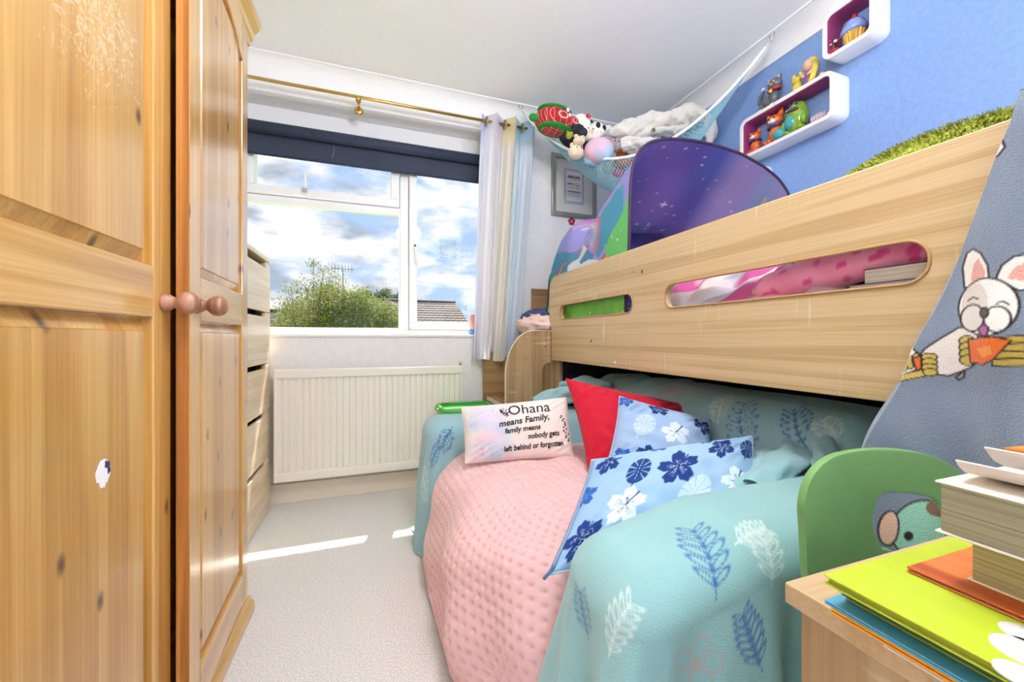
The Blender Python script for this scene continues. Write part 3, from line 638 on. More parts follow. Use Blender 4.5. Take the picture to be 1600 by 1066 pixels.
# ------------------------------------------------------------------ throws over the sofa
TEAL = '9bc8cd'; TL = '3f74ad'; PALE = 'd6ebe6'
th = thing('sofa_throw', (.75, 1.15, .006), 'mint blue fleece throw with fern leaf print draped over the sofa', 'throw')
# near arm
U, V, P = drape((.41, 1.20, .535, .625), .563, .075, (.62, .10, .60, .42), .0031, (.026, 26), 3, sag=.004)
P[..., 2] -= .07*np.clip((.60-P[..., 0])/.3, 0, 1)*np.clip(1-(.563-P[..., 2])*2.2, 0, 1)
pt = Paint(U, V, TEAL); pt.put(.25+.25*sn(U, V, 8, 5), '92c6bb')
def fern_px(pt, P, U, V, a, b, col=TL, **k): pt.fern(where_on(P, U, V, *a), where_on(P, U, V, *b), col, **k)
fern_px(pt, P, U, V, (1118, 935), (1082, 828)); fern_px(pt, P, U, V, (1150, 850), (1195, 825), PALE, n=6)
fern_px(pt, P, U, V, (1205, 915), (1185, 830), PALE, width=.45, n=5); fern_px(pt, P, U, V, (950, 1030), (985, 945), PALE, n=6, width=.4)
c0 = where_on(P, U, V, 1085, 1040); 
for k in range(5): pt.ring(c0[0]+.022*math.cos(k*1.257), c0[1]+.022*math.sin(k*1.257), .02, .015, .0018, 'c5a9a4', k*1.257, .6)
fern_px(pt, P, U, V, (1190, 1050), (1160, 960), TL, n=7); fern_px(pt, P, U, V, (920, 1000), (905, 925), TL, n=6, op=.6)
cloth('near_arm_drape', P, pt.c, FLEECE, th)
# far arm
U, V, P = drape((.27, 1.16, 1.695, 1.79), .535, .07, (.60, .1, .56, .50), .005, (.010, 24), 11, sag=.004, flare=.07)
pt = Paint(U, V, TEAL); pt.put(.15+.2*sn(U, V, 18, 5), 'a4c4d6')
fern_px(pt, P, U, V, (706, 668), (690, 700), TL, width=.5); fern_px(pt, P, U, V, (672, 735), (684, 700), TL, n=6); fern_px(pt, P, U, V, (668, 790), (660, 740), PALE, n=6)
cloth('far_arm_drape', P, pt.c, FLEECE, th)
# backrest
U, V, P = drape((1.17, 1.30, .66, 1.74), .695, .085, (.36, .25, .30, .22), .005, (.010, 30), 21, sag=.007, floor=.40)
P[..., 0] -= np.clip((.72-P[..., 2]), 0, .3)*.42*(P[..., 0] < 1.2)
ax = np.clip((1.15-P[..., 0])/.1, 0, 1); P[..., 0] -= ax*.012*np.sin(34*P[..., 1]+5*P[..., 2]+2*sn(U, V, 4, 4)); P[..., 2] += .008*np.sin(42*P[..., 1]+9*P[..., 0])*(np.abs(P[..., 1]-1.55) < .25)
pt = Paint(U, V, TEAL); pt.put(.15+.2*sn(U, V, 28, 5), 'a6c8d2')
fern_px(pt, P, U, V, (1168, 720), (1163, 628), TL, width=.3); fern_px(pt, P, U, V, (1262, 700), (1240, 640), TL, width=.4); fern_px(pt, P, U, V, (1015, 605), (1060, 600), 'c6a9b4', n=5); fern_px(pt, P, U, V, (1118, 668), (1128, 620), PALE)
fern_px(pt, P, U, V, (1308, 690), (1285, 655), PALE, width=.5, n=6); fern_px(pt, P, U, V, (870, 650), (880, 610), TL, n=5)
cloth('back_drape', P, pt.c, FLEECE, th)
# rumpled rolls where the throw bunches up in the corners of the sofa
def roll(name, pts, r, seed, col=TEAL, squash=.75):
    n = 46; k = 22; C = np.array(pts, float); tt = np.linspace(0, 1, len(C)); q = np.linspace(0, 1, n); L = np.stack([np.interp(q, tt, C[:, i]) for i in range(3)], -1)
    for _ in range(6): L[1:-1] = (L[:-2]+L[1:-1]*2+L[2:])/4
    T = np.gradient(L, axis=0); T /= np.linalg.norm(T, axis=1)[:, None]; up = np.array([0, 0, 1.0]); sd = np.cross(T, up); sd /= np.linalg.norm(sd, axis=1)[:, None]; nn = np.cross(sd, T)
    a = np.linspace(0, 2*np.pi, k); A, Q = np.meshgrid(a, q); rr = r*(.35+.65*np.sin(np.pi*np.clip(Q*.94+.03, 0, 1))**.5)*(1+.16*np.sin(3*A+9*Q+seed)+.10*np.sin(5*A-14*Q))
    P = L[:, None]+sd[:, None]*(rr*np.cos(A))[..., None]+nn[:, None]*(rr*np.sin(A)*squash)[..., None]
    pt = Paint(A*.03, Q*.5, col); pt.put(.2+.3*sn(A, Q*9, seed, 2), 'a6c8d2'); return cloth(name, P, pt.c, FLEECE, th)
roll('bunched_fold', [(1.12, .80, .60), (1.0, .70, .585), (.90, .68, .565), (.80, .655, .55)], .04, 2)
roll('bunched_fold', [(1.16, .72, .635), (1.05, .66, .605), (.97, .60, .575)], .038, 5)
roll('bunched_fold', [(1.02, .80, .565), (.95, .735, .555), (.86, .70, .545), (.76, .685, .53)], .04, 7)
roll('bunched_fold', [(.97, 1.52, .60), (.93, 1.66, .62), (.86, 1.77, .60), (.74, 1.80, .57)], .05, 9)
roll('bunched_fold', [(1.06, 1.60, .66), (.96, 1.72, .66), (.90, 1.82, .635)], .045, 12)

# ------------------------------------------------------------------ pink dimpled blanket over the seat
step = .0036
q = np.arange(.56, 1.665, step); Lp = 1.42; p_ = np.arange(0, Lp, step); Q, Pp = np.meshgrid(q, p_)
prof = [(1.10, .425), (.95, .415), (.75, .425), (.55, .43), (.42, .425), (.33, .40), (.265, .36), (.225, .31), (.20, .24), (.188, .16), (.185, .08), (.19, .012), (.12, .010)]
pr = np.array(prof); sl_ = np.r_[0, np.cumsum(np.hypot(*np.diff(pr, axis=0).T))]; Lp = sl_[-1]-.06
fine_ = np.linspace(0, sl_[-1], 400); fx_, fz_ = np.interp(fine_, sl_, pr[:, 0]), np.interp(fine_, sl_, pr[:, 1])
for _ in range(120): fx_[1:-1] = (fx_[:-2]+fx_[2:])/2*.5+fx_[1:-1]*.5; fz_[1:-1] = (fz_[:-2]+fz_[2:])/2*.5+fz_[1:-1]*.5
p_ = np.arange(0, Lp, step); Q, Pp = np.meshgrid(q, p_)
X = np.interp(Pp, fine_, fx_); Zp = np.interp(Pp, fine_, fz_); tx = np.gradient(fx_, fine_); tz = np.gradient(fz_, fine_)
NX, NZ = np.interp(Pp, fine_, tz), -np.interp(Pp, fine_, tx)      # outward normal (up / front)
front = np.clip((.40-X)/.15, 0, 1)
wr = .008*np.sin(17*Pp+3.0*sn(Q, Pp, 6, 3)+4*Q) + .005*np.sin(31*Pp-9*Q+2*sn(Q, Pp, 2, 5)) + .004*sn(Q, Pp, 12, 26)
fold = .014*front*np.sin(19*Q+6*Pp+1.4*sn(Q, Pp, 9, 4))*np.clip((Zp)/.1, .25, 1)
h = .026
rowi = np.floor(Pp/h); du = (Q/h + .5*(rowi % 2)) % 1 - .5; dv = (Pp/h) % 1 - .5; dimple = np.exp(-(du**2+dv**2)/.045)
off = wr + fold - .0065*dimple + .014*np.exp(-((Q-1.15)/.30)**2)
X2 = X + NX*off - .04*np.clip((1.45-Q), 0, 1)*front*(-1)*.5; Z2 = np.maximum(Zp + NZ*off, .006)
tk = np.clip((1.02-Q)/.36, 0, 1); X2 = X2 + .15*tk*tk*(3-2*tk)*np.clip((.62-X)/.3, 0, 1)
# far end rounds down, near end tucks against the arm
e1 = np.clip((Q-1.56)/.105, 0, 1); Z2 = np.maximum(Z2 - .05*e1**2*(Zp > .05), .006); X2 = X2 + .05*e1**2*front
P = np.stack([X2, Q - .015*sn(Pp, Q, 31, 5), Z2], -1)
pt = Paint(Q, Pp, 'eec4c5'); pt.put(.55*dimple, 'dd9a9d'); pt.put(.12+.15*sn(Q, Pp, 77, 6), 'f3d0cf')  # shade in the dimples painted in as darker pink
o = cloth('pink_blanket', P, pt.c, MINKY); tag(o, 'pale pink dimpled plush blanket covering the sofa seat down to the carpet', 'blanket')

# ------------------------------------------------------------------ cushions, laid out by their four corners
def cushion(name, cor, T, painter, m, label, n=(150, 150), pinch=.05, seed=0, wr=.004, size=None, back=None):
    TL_, TR_, BR_, BL_ = [np.array(c, float) for c in cor]; nu, nv = n
    u = np.linspace(-1, 1, nu); v = np.linspace(-1, 1, nv); U, V = np.meshgrid(u, v)
    W = (np.linalg.norm(TR_-TL_)+np.linalg.norm(BR_-BL_))/2; H = (np.linalg.norm(TL_-BL_)+np.linalg.norm(TR_-BR_))/2
    uu = U*(1-pinch*(1-V**2)); vv = V*(1-pinch*(1-U**2)); a, b_ = (uu+1)/2, (vv+1)/2
    P = BL_*((1-a)*(1-b_))[..., None]+BR_*(a*(1-b_))[..., None]+TL_*((1-a)*b_)[..., None]+TR_*(a*b_)[..., None]
    nrm = np.cross(TR_-TL_, TL_-BL_); nrm /= np.linalg.norm(nrm)
    prof = ((1-np.abs(U)**2.6)*(1-np.abs(V)**2.6))**.55
    edge = np.clip((1-np.maximum(np.abs(U), np.abs(V)))*3.5, 0, 1)
    w_ = wr*(sn(U*W, V*H, seed, 22)+.7*sn(U*W, V*H, seed+1, 45))*edge + wr*1.3*np.sin(26*(U-V))*np.exp(-((np.abs(U)-.8)**2+(np.abs(V)-.8)**2)*9)*edge
    Pf = P+nrm*(T*prof+w_)[..., None]; Pb = P-nrm*(T*prof*.8)[..., None]
    pt = Paint((U+1)/2*W, (V+1)/2*H, 'ffffff'); painter(pt, W, H)
    th_ = thing(name, tuple((BL_+BR_)/2), label, 'cushion')
    nb = 40; bi = np.linspace(0, nu-1, nb).astype(int); bj = np.linspace(0, nv-1, nb).astype(int)
    cloth('front_cover', Pf, pt.c, m, th_); 
    Pb2 = Pb[np.ix_(bj, bi)]; nvb, nub = Pb2.shape[:2]; fc = [tuple(f[::-1]) for f in grid_faces(nub, nvb)]
    cb = pt.c[np.ix_(bj, bi)] if back is None else np.ones((nvb, nub, 3))*np.array(lin(back))
    raw('back_cover', Pb2.reshape(-1, 3), fc, m, th_, True, cb.reshape(-1, 3))
    # piped seam around the rim
    rim = [Pf[0, i] for i in range(0, nu, 6)]+[Pf[j, -1] for j in range(0, nv, 6)]+[Pf[-1, i] for i in range(nu-1, -1, -6)]+[Pf[j, 0] for j in range(nv-1, -1, -6)]
    def surf(x, y, off=.0018):     # x, y in metres from the lower left corner -> point on the front
        gu = np.clip(x/W*(nu-1), 0, nu-1.001); gv = np.clip(y/H*(nv-1), 0, nv-1.001); i, j = int(gu), int(gv); fu, fv = gu-i, gv-j
        return Vector(Pf[j, i]*(1-fu)*(1-fv)+Pf[j, i+1]*fu*(1-fv)+Pf[j+1, i]*(1-fu)*fv+Pf[j+1, i+1]*fu*fv+nrm*off)
    return th_, surf, W, H, rim, nrm
def seam(parent, rim, r, m):
    bm = bmesh.new(); pts = [Vector(p) for p in rim]; tube(bm, pts+[pts[0]], r, 5, False); bm_obj('seam', bm, m, parent, True)
INK = mat('black_ink', '2a2628', .8)
def text_on(parent, surf, s, x, y, size, shear=0, rot=0, name='lettering', bold=0.0, m=None, xs=1.0):
    cu = bpy.data.curves.new('t', 'FONT'); cu.body = s; cu.size = size; cu.shear = shear; cu.offset = bold; cu.resolution_u = 3
    ob = bpy.data.objects.new('t', cu); COL.objects.link(ob); dg = bpy.context.evaluated_depsgraph_get(); me = bpy.data.meshes.new_from_object(ob.evaluated_get(dg)); bpy.data.objects.remove(ob)
    bm = bmesh.new(); bm.from_mesh(me); bmesh.ops.triangulate(bm, faces=bm.faces)
    for _ in range(3): bmesh.ops.subdivide_edges(bm, edges=[e for e in bm.edges if e.calc_length() > .004], cuts=1, use_grid_fill=False); bmesh.ops.triangulate(bm, faces=bm.faces)
    c_, s_ = math.cos(rot), math.sin(rot)
    for v in bm.verts: a, b_ = v.co.x*xs, v.co.y; v.co = surf(x+a*c_-b_*s_, y+a*s_+b_*c_)
    bmesh.ops.recalc_face_normals(bm, faces=bm.faces)
    return bm_obj(name, bm, m or INK, parent)

# white cushion with a verse
def paint_verse(pt, W, H):
    pt.c[:] = lin('f3e4dc'); u, v = pt.u/W, pt.v/H
    pt.put(.55*np.exp(-((u-.55)/.35)**2-((v-.95)/.35)**2), 'fbf6f4')
    rg = np.random.RandomState(4)
    for k in range(46):    # loose watercolour washes on the left half
        c_ = ['c3e6da', 'd6c7e8', 'f3c8d8', 'bcd9ee', 'e8d9ef', 'a9cfe6'][k % 6]; x, y = rg.uniform(.05, .40), rg.uniform(.06, .92)
        rr = rg.uniform(.04, .11); a = np.exp(-(((u-x)/rr)**2+((v-y)/(rr*1.7))**2)); pt.put(.42*a*(1+.5*sn(pt.u, pt.v, k, 90)), c_)
    for k in range(26):
        c_ = ['8fa5d8', 'a79ad2', '9cc3e2', 'e6a9c4'][k % 4]; x, y = rg.uniform(.06, .36), rg.uniform(.05, .2) if k < 16 else rg.uniform(.2, .9)
        pt.ellipse(x*W, y*H, rg.uniform(.003, .010), rg.uniform(.003, .008), c_, rg.uniform(0, 3), .8, .45)
    # blossom beside the initial, and a dark sprig at the right edge
    for (cx_, cy_, n_) in ((.385*W, .80*H, 12), (.41*W, .76*H, 10), (.36*W, .86*H, 5)):
        for k in range(n_): a = rg.uniform(0, 6.28); d = rg.uniform(.002, .014); pt.ellipse(cx_+d*math.cos(a), cy_+d*math.sin(a), .0045, .0026, '2a2628', a, .3)
    for k in range(16): t = k/15; pt.ellipse((.925+.05*t+.022*rg.uniform(-1, 1))*W, (.66-.42*t)*H, .006, .003, '2a2628', rg.uniform(0, 3), .3)
A = at_Y
cor = [A(721, 637, 1.50), A(886, 621, 1.40), A(896, 713, 1.30), A(727, 724, 1.41)]
oh, sf, W, H, rim, nrm = cushion('verse_cushion', cor, .045, paint_verse, COTTON, 'small white oblong cushion with black lettering and pastel washes', (300, 190), .03, 3, .0022)
seam(oh, rim, .002, mat('cream_piping', 'efdccf', .9))
text_on(oh, sf, 'Ohana', .42*W, .735*H, .058, 0, .02, bold=.0002, xs=1.06)
text_on(oh, sf, 'means Family,', .325*W, .54*H, .034, .18, .07, xs=1.03, bold=.0008)
text_on(oh, sf, 'family means', .375*W, .415*H, .027, .18, .05, xs=.98, bold=.0008)
text_on(oh, sf, 'nobody gets', .585*W, .295*H, .027, .18, .06, xs=.92, bold=.0008)
text_on(oh, sf, 'left behind or forgotten', .355*W, .115*H, .0265, .18, .045, xs=.90, bold=.0008)

# red cushion
def paint_red(pt, W, H):
    pt.c[:] = lin('c4122f'); pt.put(.2+.25*sn(pt.u, pt.v, 5, 30), 'd21a38')
RED = vcol('red_cotton', .75, 700, .3, .0008, .1, .25)
cor = [(.70, 1.375, .728), (1.075, 1.165, .640), (1.02, .93, .40), (.655, 1.115, .425)]
rc, sf, W, H, rim, nrm = cushion('red_cushion', cor, .075, paint_red, RED, 'plain crimson red cushion leaning on the sofa back', (120, 120), .06, 9, .004)
seam(rc, rim, .003, mat('red_piping', 'b0102a', .8))

# small blue cushion behind the big one
def flowers(base, base2, spec):
    def f(pt, W, H):
        pt.c[:] = lin(base); pt.put(.5+.5*sn(pt.u, pt.v, 41, 14), base2)
        for (k, x, y, r, a) in spec:
            if k == 'h': pt.hibiscus(x*W, y*H, r, '1f3d80', 'cfe3f6', a)
            if k == 'w': pt.hibiscus(x*W, y*H, r, 'dcebf7', '1d3f7c', a)
            if k == 'm': pt.monstera(x*W, y*H, r, '22417f', a)
            if k == 'p': pt.monstera(x*W, y*H, r, 'c4dcee', a)
            if k == 'b': pt.hibiscus(x*W, y*H, r, '2f62b4', '9cc6ee', a)
    return f
cor = [(.794, 1.155, .685), (1.035, 1.0, .618), (.90, .862, .44), (.645, 1.02, .475)]
sb, sf, W, H, rim, nrm = cushion('blue_cushion', cor, .06, flowers('98b8e0', 'b0caea', [('h', .42, .88, .034, .3), ('h', .90, .80, .037, 1.0), ('w', .60, .56, .045, .4), ('b', .06, .92, .026, 0), ('b', .10, .18, .03, .8), ('h', .34, .22, .034, .2), ('p', .28, .60, .045, 1.2), ('b', .9, .35, .03, .3)]),
    COTTON, 'small pale blue cushion with navy and white hibiscus flowers between red and large cushions', (170, 170), .06, 14, .006)
seam(sb, rim, .0022, mat('blue_piping', 'a9c8ea', .85))
# large blue cushion at the near arm
spec = [('h', .115, .84, .036, .5), ('m', .30, .66, .042, 1.35), ('h', .52, .62, .056, .35), ('h', .78, .80, .040, .8), ('m', .955, .80, .036, 1.2), ('w', .27, .34, .048, .2), ('p', .62, .34, .05, .9), ('h', .10, .17, .042, .6), ('b', .03, .55, .03, .4), ('b', .40, .97, .03, .3), ('b', .70, .985, .024, 0), ('w', .86, .42, .045, .5), ('h', .80, .1, .045, 0), ('m', .5, .08, .04, 0)]
cor = [(.525, .885, .572), (.955, .785, .622), (.80, .625, .455), (.325, .715, .415)]
lb, sf, W, H, rim, nrm = cushion('large_blue_cushion', cor, .062, flowers('92b8da', 'a8cae6', spec), COTTON, 'large light blue cushion with navy hibiscus print and side zip against the near sofa arm', (230, 200), .04, 17, .004)
seam(lb, rim, .0025, mat('blue_piping_pale', 'b5d2ec', .85))
ZIP = mat('zip_grey', '7f97b4', .5)
bm = bmesh.new(); tube(bm, [sf(.010*W, y*H, .004) for y in np.linspace(.03, .95, 30)], .0042, 6); bm_obj('zip', bm, ZIP, lb, True)
q0 = sf(.010*W, .03*H, .005); bm = bmesh.new(); tube(bm, [q0, q0+Vector((-.012, -.008, -.004)), q0+Vector((-.026, -.014, -.010))], .003, 6); bm_obj('zip_pull', bm, mat('zip_pull_blue', '4a6c94', .4), lb, True)
# ------------------------------------------------------------------ grey fleece with a printed dog, hung over the rail
yz = lambda x, y, X=.862: (lambda p: (p.y, p.z))(at_X(x, y, X))
ny, nz = 330, 330
tz_ = np.linspace(0, 1, nz); ty = np.linspace(0, 1, ny); TY, TZ = np.meshgrid(ty, tz_)
Zf = 1.232 - TZ*.80
left = np.interp(-Zf, [-1.24, -1.19, -1.05, -.93, -.87, -.805, -.655, -.43], [.292, .302, .352, .392, .418, .437, .490, .53])
right = .02 + 0*Zf
Yf = left + (right-left)*(TY)
fold = np.sin(30*(Yf-.09*(Zf-.9)) + .6*np.sin(6*Zf)) + .45*np.sin(71*(Yf-.05*Zf)+2)
Xf = .868 - .010 - .010*fold - .028*np.clip((.80-Zf)/.4, 0, 1) + .004*sn(Yf, Zf, 5, 30)
edge = np.clip(1-TY/.03, 0, 1); Xf = Xf + .022*edge
ntop = 26; t_ = np.linspace(0, 1, ntop)[:, None]*np.ones((1, ny))       # part lying over the rail and onto the mattress
Xt = Xf[0][None]+ (1.06-Xf[0][None])*(1-t_); Zt = 1.232 + .006*np.sin(np.pi*(1-t_)) - .22*np.clip(.62-t_, 0, 1)
Pf = np.concatenate([np.stack([Xt, Yf[0][None]+0*t_, Zt], -1), np.stack([Xf, Yf, Zf], -1)], 0)
pt = Paint(Pf[..., 1], Pf[..., 2], '7e8b9e'); pt.put(.3+.4*sn(Yf.mean()+Pf[..., 1], Pf[..., 2], 6, 60), '8997aa')
OUT = '2b2024'; Y0 = lambda pts: [yz(*p) for p in pts]
def ppoly(pts, col, outline=OUT, w=.0016, op=1): pt.poly(Y0(pts), col, op, outline, w)
def pline(pts, w=.0014, col=OUT): pt.line(Y0(pts), w, col)
def arc(cx_, cy_, a, b, a0=0, a1=360, n=26): return [(cx_+a*math.cos(R(a0+(a1-a0)*k/n)), cy_+b*math.sin(R(a0+(a1-a0)*k/n))) for k in range(n+1)]
# pale patch higher up
ppoly([(1546, 252), (1552, 232), (1562, 222), (1574, 222), (1578, 232), (1566, 246)], 'efe6e4')
# far arm and body
ppoly([(1446, 545), (1470, 528), (1496, 512), (1530, 510), (1540, 560), (1515, 575), (1478, 588), (1448, 582), (1425, 570)], 'e9e2dc')
ppoly([(1386, 600), (1396, 552), (1404, 540), (1420, 540), (1440, 556), (1440, 575), (1400, 590)], 'f4efea')
# ears
ppoly([(1503, 450), (1500, 418), (1508, 396), (1520, 389), (1535, 396), (1548, 415), (1551, 438)], 'f0e9e4'); pt.poly(Y0([(1515, 440), (1520, 415), (1530, 404), (1541, 420), (1544, 436)]), 'e08f80', .8)
ppoly([(1563, 436), (1572, 416), (1590, 402), (1606, 398), (1625, 410), (1620, 450), (1600, 455)], 'f0e9e4'); pt.poly(Y0([(1580, 436), (1592, 418), (1606, 412), (1612, 440)]), 'e08f80', .8)
# head, cheeks, nose, tongue
ppoly(arc(1548, 480, 54, 45), 'f3eeea'); pt.poly(Y0(arc(1525, 478, 26, 36)), 'cdc0b4', .6)
ppoly(arc(1522, 497, 23, 21), 'e3dcd4'); ppoly(arc(1568, 499, 23, 20), 'f6f2ee')
ppoly(arc(1545, 489, 8, 8), '5a4a44'); ppoly([(1534, 514), (1545, 506), (1554, 512), (1552, 524), (1540, 525)], 'b45c9c')
pline([(1511, 470), (1520, 465), (1531, 467)]); pline([(1567, 474), (1578, 472), (1586, 476)])
# rolls of cake in its paws
for k in range(4): ppoly(arc(1512, 533+10*k, 15, 8, 0, 360), 'c9b25c', OUT, .0012)
for k in range(4): ppoly([(1560, 528+11*k), (1612, 524+12*k), (1612, 536+12*k), (1558, 538+11*k)], 'bda651', OUT, .0012)
ppoly([(1514, 530), (1540, 528), (1560, 526), (1592, 532), (1576, 548), (1560, 562), (1540, 570), (1516, 566)], 'e8702a', OUT, .0012); pt.poly(Y0([(1530, 545), (1556, 540), (1560, 552), (1540, 560)]), 'f4a04c', .8)
for k in range(4): ppoly(arc(1452, 558+8*k, 12, 6), 'c9b25c', OUT, .0011)
for k in range(5): ppoly(arc(1392+10*k, 575-3*k, 7, 11), 'c9b25c', OUT, .0011)
ppoly([(1394, 588), (1440, 578), (1446, 588), (1404, 596), (1390, 600)], 'd2bb66', OUT, .0011); ppoly([(1426, 560), (1440, 556), (1440, 576), (1432, 580)], 'e8702a'); ppoly([(1386, 598), (1398, 588), (1402, 594), (1390, 601)], 'e8702a')
ppoly([(1490, 590), (1505, 578), (1503, 590), (1494, 594)], 'a09488')
# mint face lower down, seen through the chair back
for (cx_, cy_) in ((1452, 824),):
    ppoly(arc(cx_, cy_, 46, 44), '9fd9c4'); ppoly(arc(cx_-48, cy_-2, 14, 26), 'e9c3ac'); ppoly(arc(cx_-18, cy_+10, 6, 6), '1c1a1c'); pt.poly(Y0(arc(cx_+30, cy_-34, 26, 16)), '8a6f5c')
o = cloth('grey_fleece_blanket', Pf, pt.c, FLEECE, None); tag(o, 'grey fleece blanket printed with a cartoon dog hanging over the bed rail', 'blanket')

# ------------------------------------------------------------------ child's chair
GREEN = mottled('green_plastic', '739f60', '7cab69', 8, .42, 0, .5)
chr_ = thing('child_chair', (.70, .27, 0), 'green moulded plastic child chair tucked in at the desk', 'chair')
nb, nh = 34, 30
def back_pt(a, b_):      # a across 0..1 (left to right), b_ up 0..1
    zt_ = .628 + .068*max(0, 1-abs(2*a-1)**4.5)**.5 + .026*math.sin(math.pi*min(1, a*.8+.08)); zb_ = .33
    wdt = .30 - .02*(1-b_)
    x = .710 + (a-.5)*wdt*.90; y = .392 - a*.070 + .022*(1-(2*a-1)**2) + .012*(b_-.5)
    return Vector((x, y, zb_+(zt_-zb_)*b_))
V = []; Fc = []; ok = {}
nrm = Vector((.2, -.95, .08)).normalized()
def keep(a, b_):
    # rounded top corners and the hand hole
    x, z = a, b_
    hx, hz = (x-.68)/.19, (z-.715)/.11
    return abs(hx)**3 + abs(hz)**3 > 1
NB, NH = 72, 60; idx = {}
def vid(i, j):
    if (i, j) not in idx: idx[(i, j)] = len(V); V.append(back_pt(i/NB, j/NH))
    return idx[(i, j)]
for i in range(NB):
    for j in range(NH):
        if keep((i+.5)/NB, (j+.5)/NH): Fc.append((vid(i, j), vid(i+1, j), vid(i+1, j+1), vid(i, j+1)))
o = raw('backrest', V, Fc, GREEN, chr_, True); md = o.modifiers.new('smooth', 'SMOOTH'); md.iterations = 10; md.factor = .5
md = o.modifiers.new('thickness', 'SOLIDIFY'); md.thickness = .011; md.offset = 0; md = o.modifiers.new('round', 'BEVEL'); md.width = .003; md.segments = 2; md.limit_method = 'ANGLE'
box('seat', .575, .835, .08, .365, .30, .335, GREEN, chr_, .012, 3)
for (a, b_) in ((.592, .10), (.815, .10), (.592, .345), (.815, .345)): tube_obj('leg', [(a, b_, .305), (a+(.012 if a > .7 else -.012), b_, 0)], [.02, .016], GREEN, chr_, 12)

# ------------------------------------------------------------------ books on the desk
def book(name, x0, x1, y0, y1, z0, z1, cover, label, rot=0, pages='e9e2cf', ct=.0012, spine='left', group='books on the desk', cat='book'):
    t_ = thing(name, ((x0+x1)/2, (y0+y1)/2, z0), label, cat, group)
    C_ = cover if not isinstance(cover, str) else mat('cover_'+name, cover, .4)
    PG = bpy.data.materials.get('pages_'+pages)
    if PG is None:
        PG = mat('pages_'+pages, pages, .9); N, L, b = nodes(PG); tcn = N.new('ShaderNodeTexCoord'); mpn = N.new('ShaderNodeMapping'); mpn.inputs['Scale'].default_value = (4, 4, 900); nn = N.new('ShaderNodeTexNoise'); nn.inputs['Scale'].default_value = 1
        rr = N.new('ShaderNodeValToRGB'); c0 = lin4(pages); rr.color_ramp.elements[0].color = tuple(v*.55 for v in c0[:3])+(1,); rr.color_ramp.elements[1].color = c0; rr.color_ramp.elements[0].position = .3; rr.color_ramp.elements[1].position = .6
        L.new(tcn.outputs['Object'], mpn.inputs['Vector']); L.new(mpn.outputs['Vector'], nn.inputs['Vector']); L.new(nn.outputs['Fac'], rr.inputs['Fac']); L.new(rr.outputs['Color'], b.inputs['Base Color'])
    ps = [box('pages', x0+.002, x1-.002, y0+.002, y1-.002, z0+ct, z1-ct, PG, t_, .0004, 1), box('cover', x0, x1, y0, y1, z1-ct, z1, C_, t_, .0004, 1), box('cover', x0, x1, y0, y1, z0, z0+ct, C_, t_, .0004, 1)]
    t_.rotation_euler[2] = rot
    return t_
z = DZ + .0006
def stackbook(nm, x0, dx, y1, dy, h, col, label, rot=0, **k):
    global z
    t_ = book(nm, x0, x0+dx, y1-dy, y1, z, z+h, col, label, rot, **k); z += h+.0003; return t_
stackbook('notebook', .288, .21, .150, .29, .0055, 'e9e7ec', 'white notebook at the bottom of the pile on the desk', R(0))
stackbook('exercise_book', .283, .20, .176, .28, .0035, 'f2a62a', 'orange exercise book showing below the blue folder in the pile', R(1))
stackbook('slim_folder', .281, .21, .178, .29, .0028, '58a9cc', 'slim sky blue folder near the bottom of the pile', R(0))
stackbook('slim_book', .292, .20, .172, .28, .0030, 'a8b23c', 'thin olive book in the middle of the pile', R(-.5))
stackbook('journal', .290, .20, .1735, .27, .0055, '4b6a5e', 'dark green journal in the middle of the pile')
stackbook('magazine', .2865, .21, .170, .29, .0042, '9a9aae', 'grey magazine under the lime green folder')
LIME = mottled('lime_card', 'b2c62c', 'bccf36', 30, .4)
lime = stackbook('lime_folder', .2745, .225, .1745, .31, .0060, LIME, 'lime green folder with white spots on top of the paper pile', pages='b5b83a')
WSP = mat('white_print', 'f4f4f2', .5)
for (px_, py_, rx) in ((1600, 990, .0085), (1607, 1020, .0125), (1592, 1052, .008)):
    p = at_Z(px_, py_, z); lathe('white_spot', [(rx, -.001), (rx, .0003)], WSP, lime, (p.x, p.y, z-.0001), (0, 0, 1), 24)
z0l = z
ORG = wood('orange_wood_print', 'a8481c', 'cf6a2c', 'e08a48', 1, .5, ring=16)
stackbook('orange_leaflet', .328, .17, .158, .24, .0035, ORG, 'orange brown wood print booklet lying on the lime folder', R(0), pages='efe9e0')
stackbook('thick_paperback', .344, .13, .137, .19, .0295, 'ead9b4', 'thick yellowed paperback below the open book', R(0), pages='b9aa78')
zt2 = z
tb = stackbook('worn_paperback', .326, .14, .1435, .19, .0315, 'efe6d6', 'worn thick paperback with curled cover topmost on the desk', R(0), pages='a89f84')
# curled front cover of the topmost book
def curl(name, pts, y0, y1, m, parent, w=.0012):
    n = len(pts); V = [(x, y, zz_) for y in (y0, y1) for (x, zz_) in pts]; o = raw(name, V, [(i, i+1, n+i+1, n+i) for i in range(n-1)], m, parent, True)
    md = o.modifiers.new('t', 'SOLIDIFY'); md.thickness = w; return o
PAP = mat('cream_paper', 'f1e9e0', .8)
cz = z
curl('curled_page', [(.336, cz+.013), (.339, cz+.0095), (.346, cz+.005), (.358, cz+.002), (.38, cz+.001), (.43, cz+.0008)], -.04, .138, PAP, tb)
curl('curled_cover', [(.3465, cz+.022), (.350, cz+.019), (.357, cz+.0135), (.370, cz+.0085), (.40, cz+.006), (.45, cz+.006)], -.04, .130, PAP, tb)
OC = mottled('orange_cover', 'd8541c', 'e8a23a', 40, .35)
curl('cover_front', [(.362, cz+.0205), (.385, cz+.0195), (.41, cz+.019), (.46, cz+.018)], -.04, .128, OC, tb)

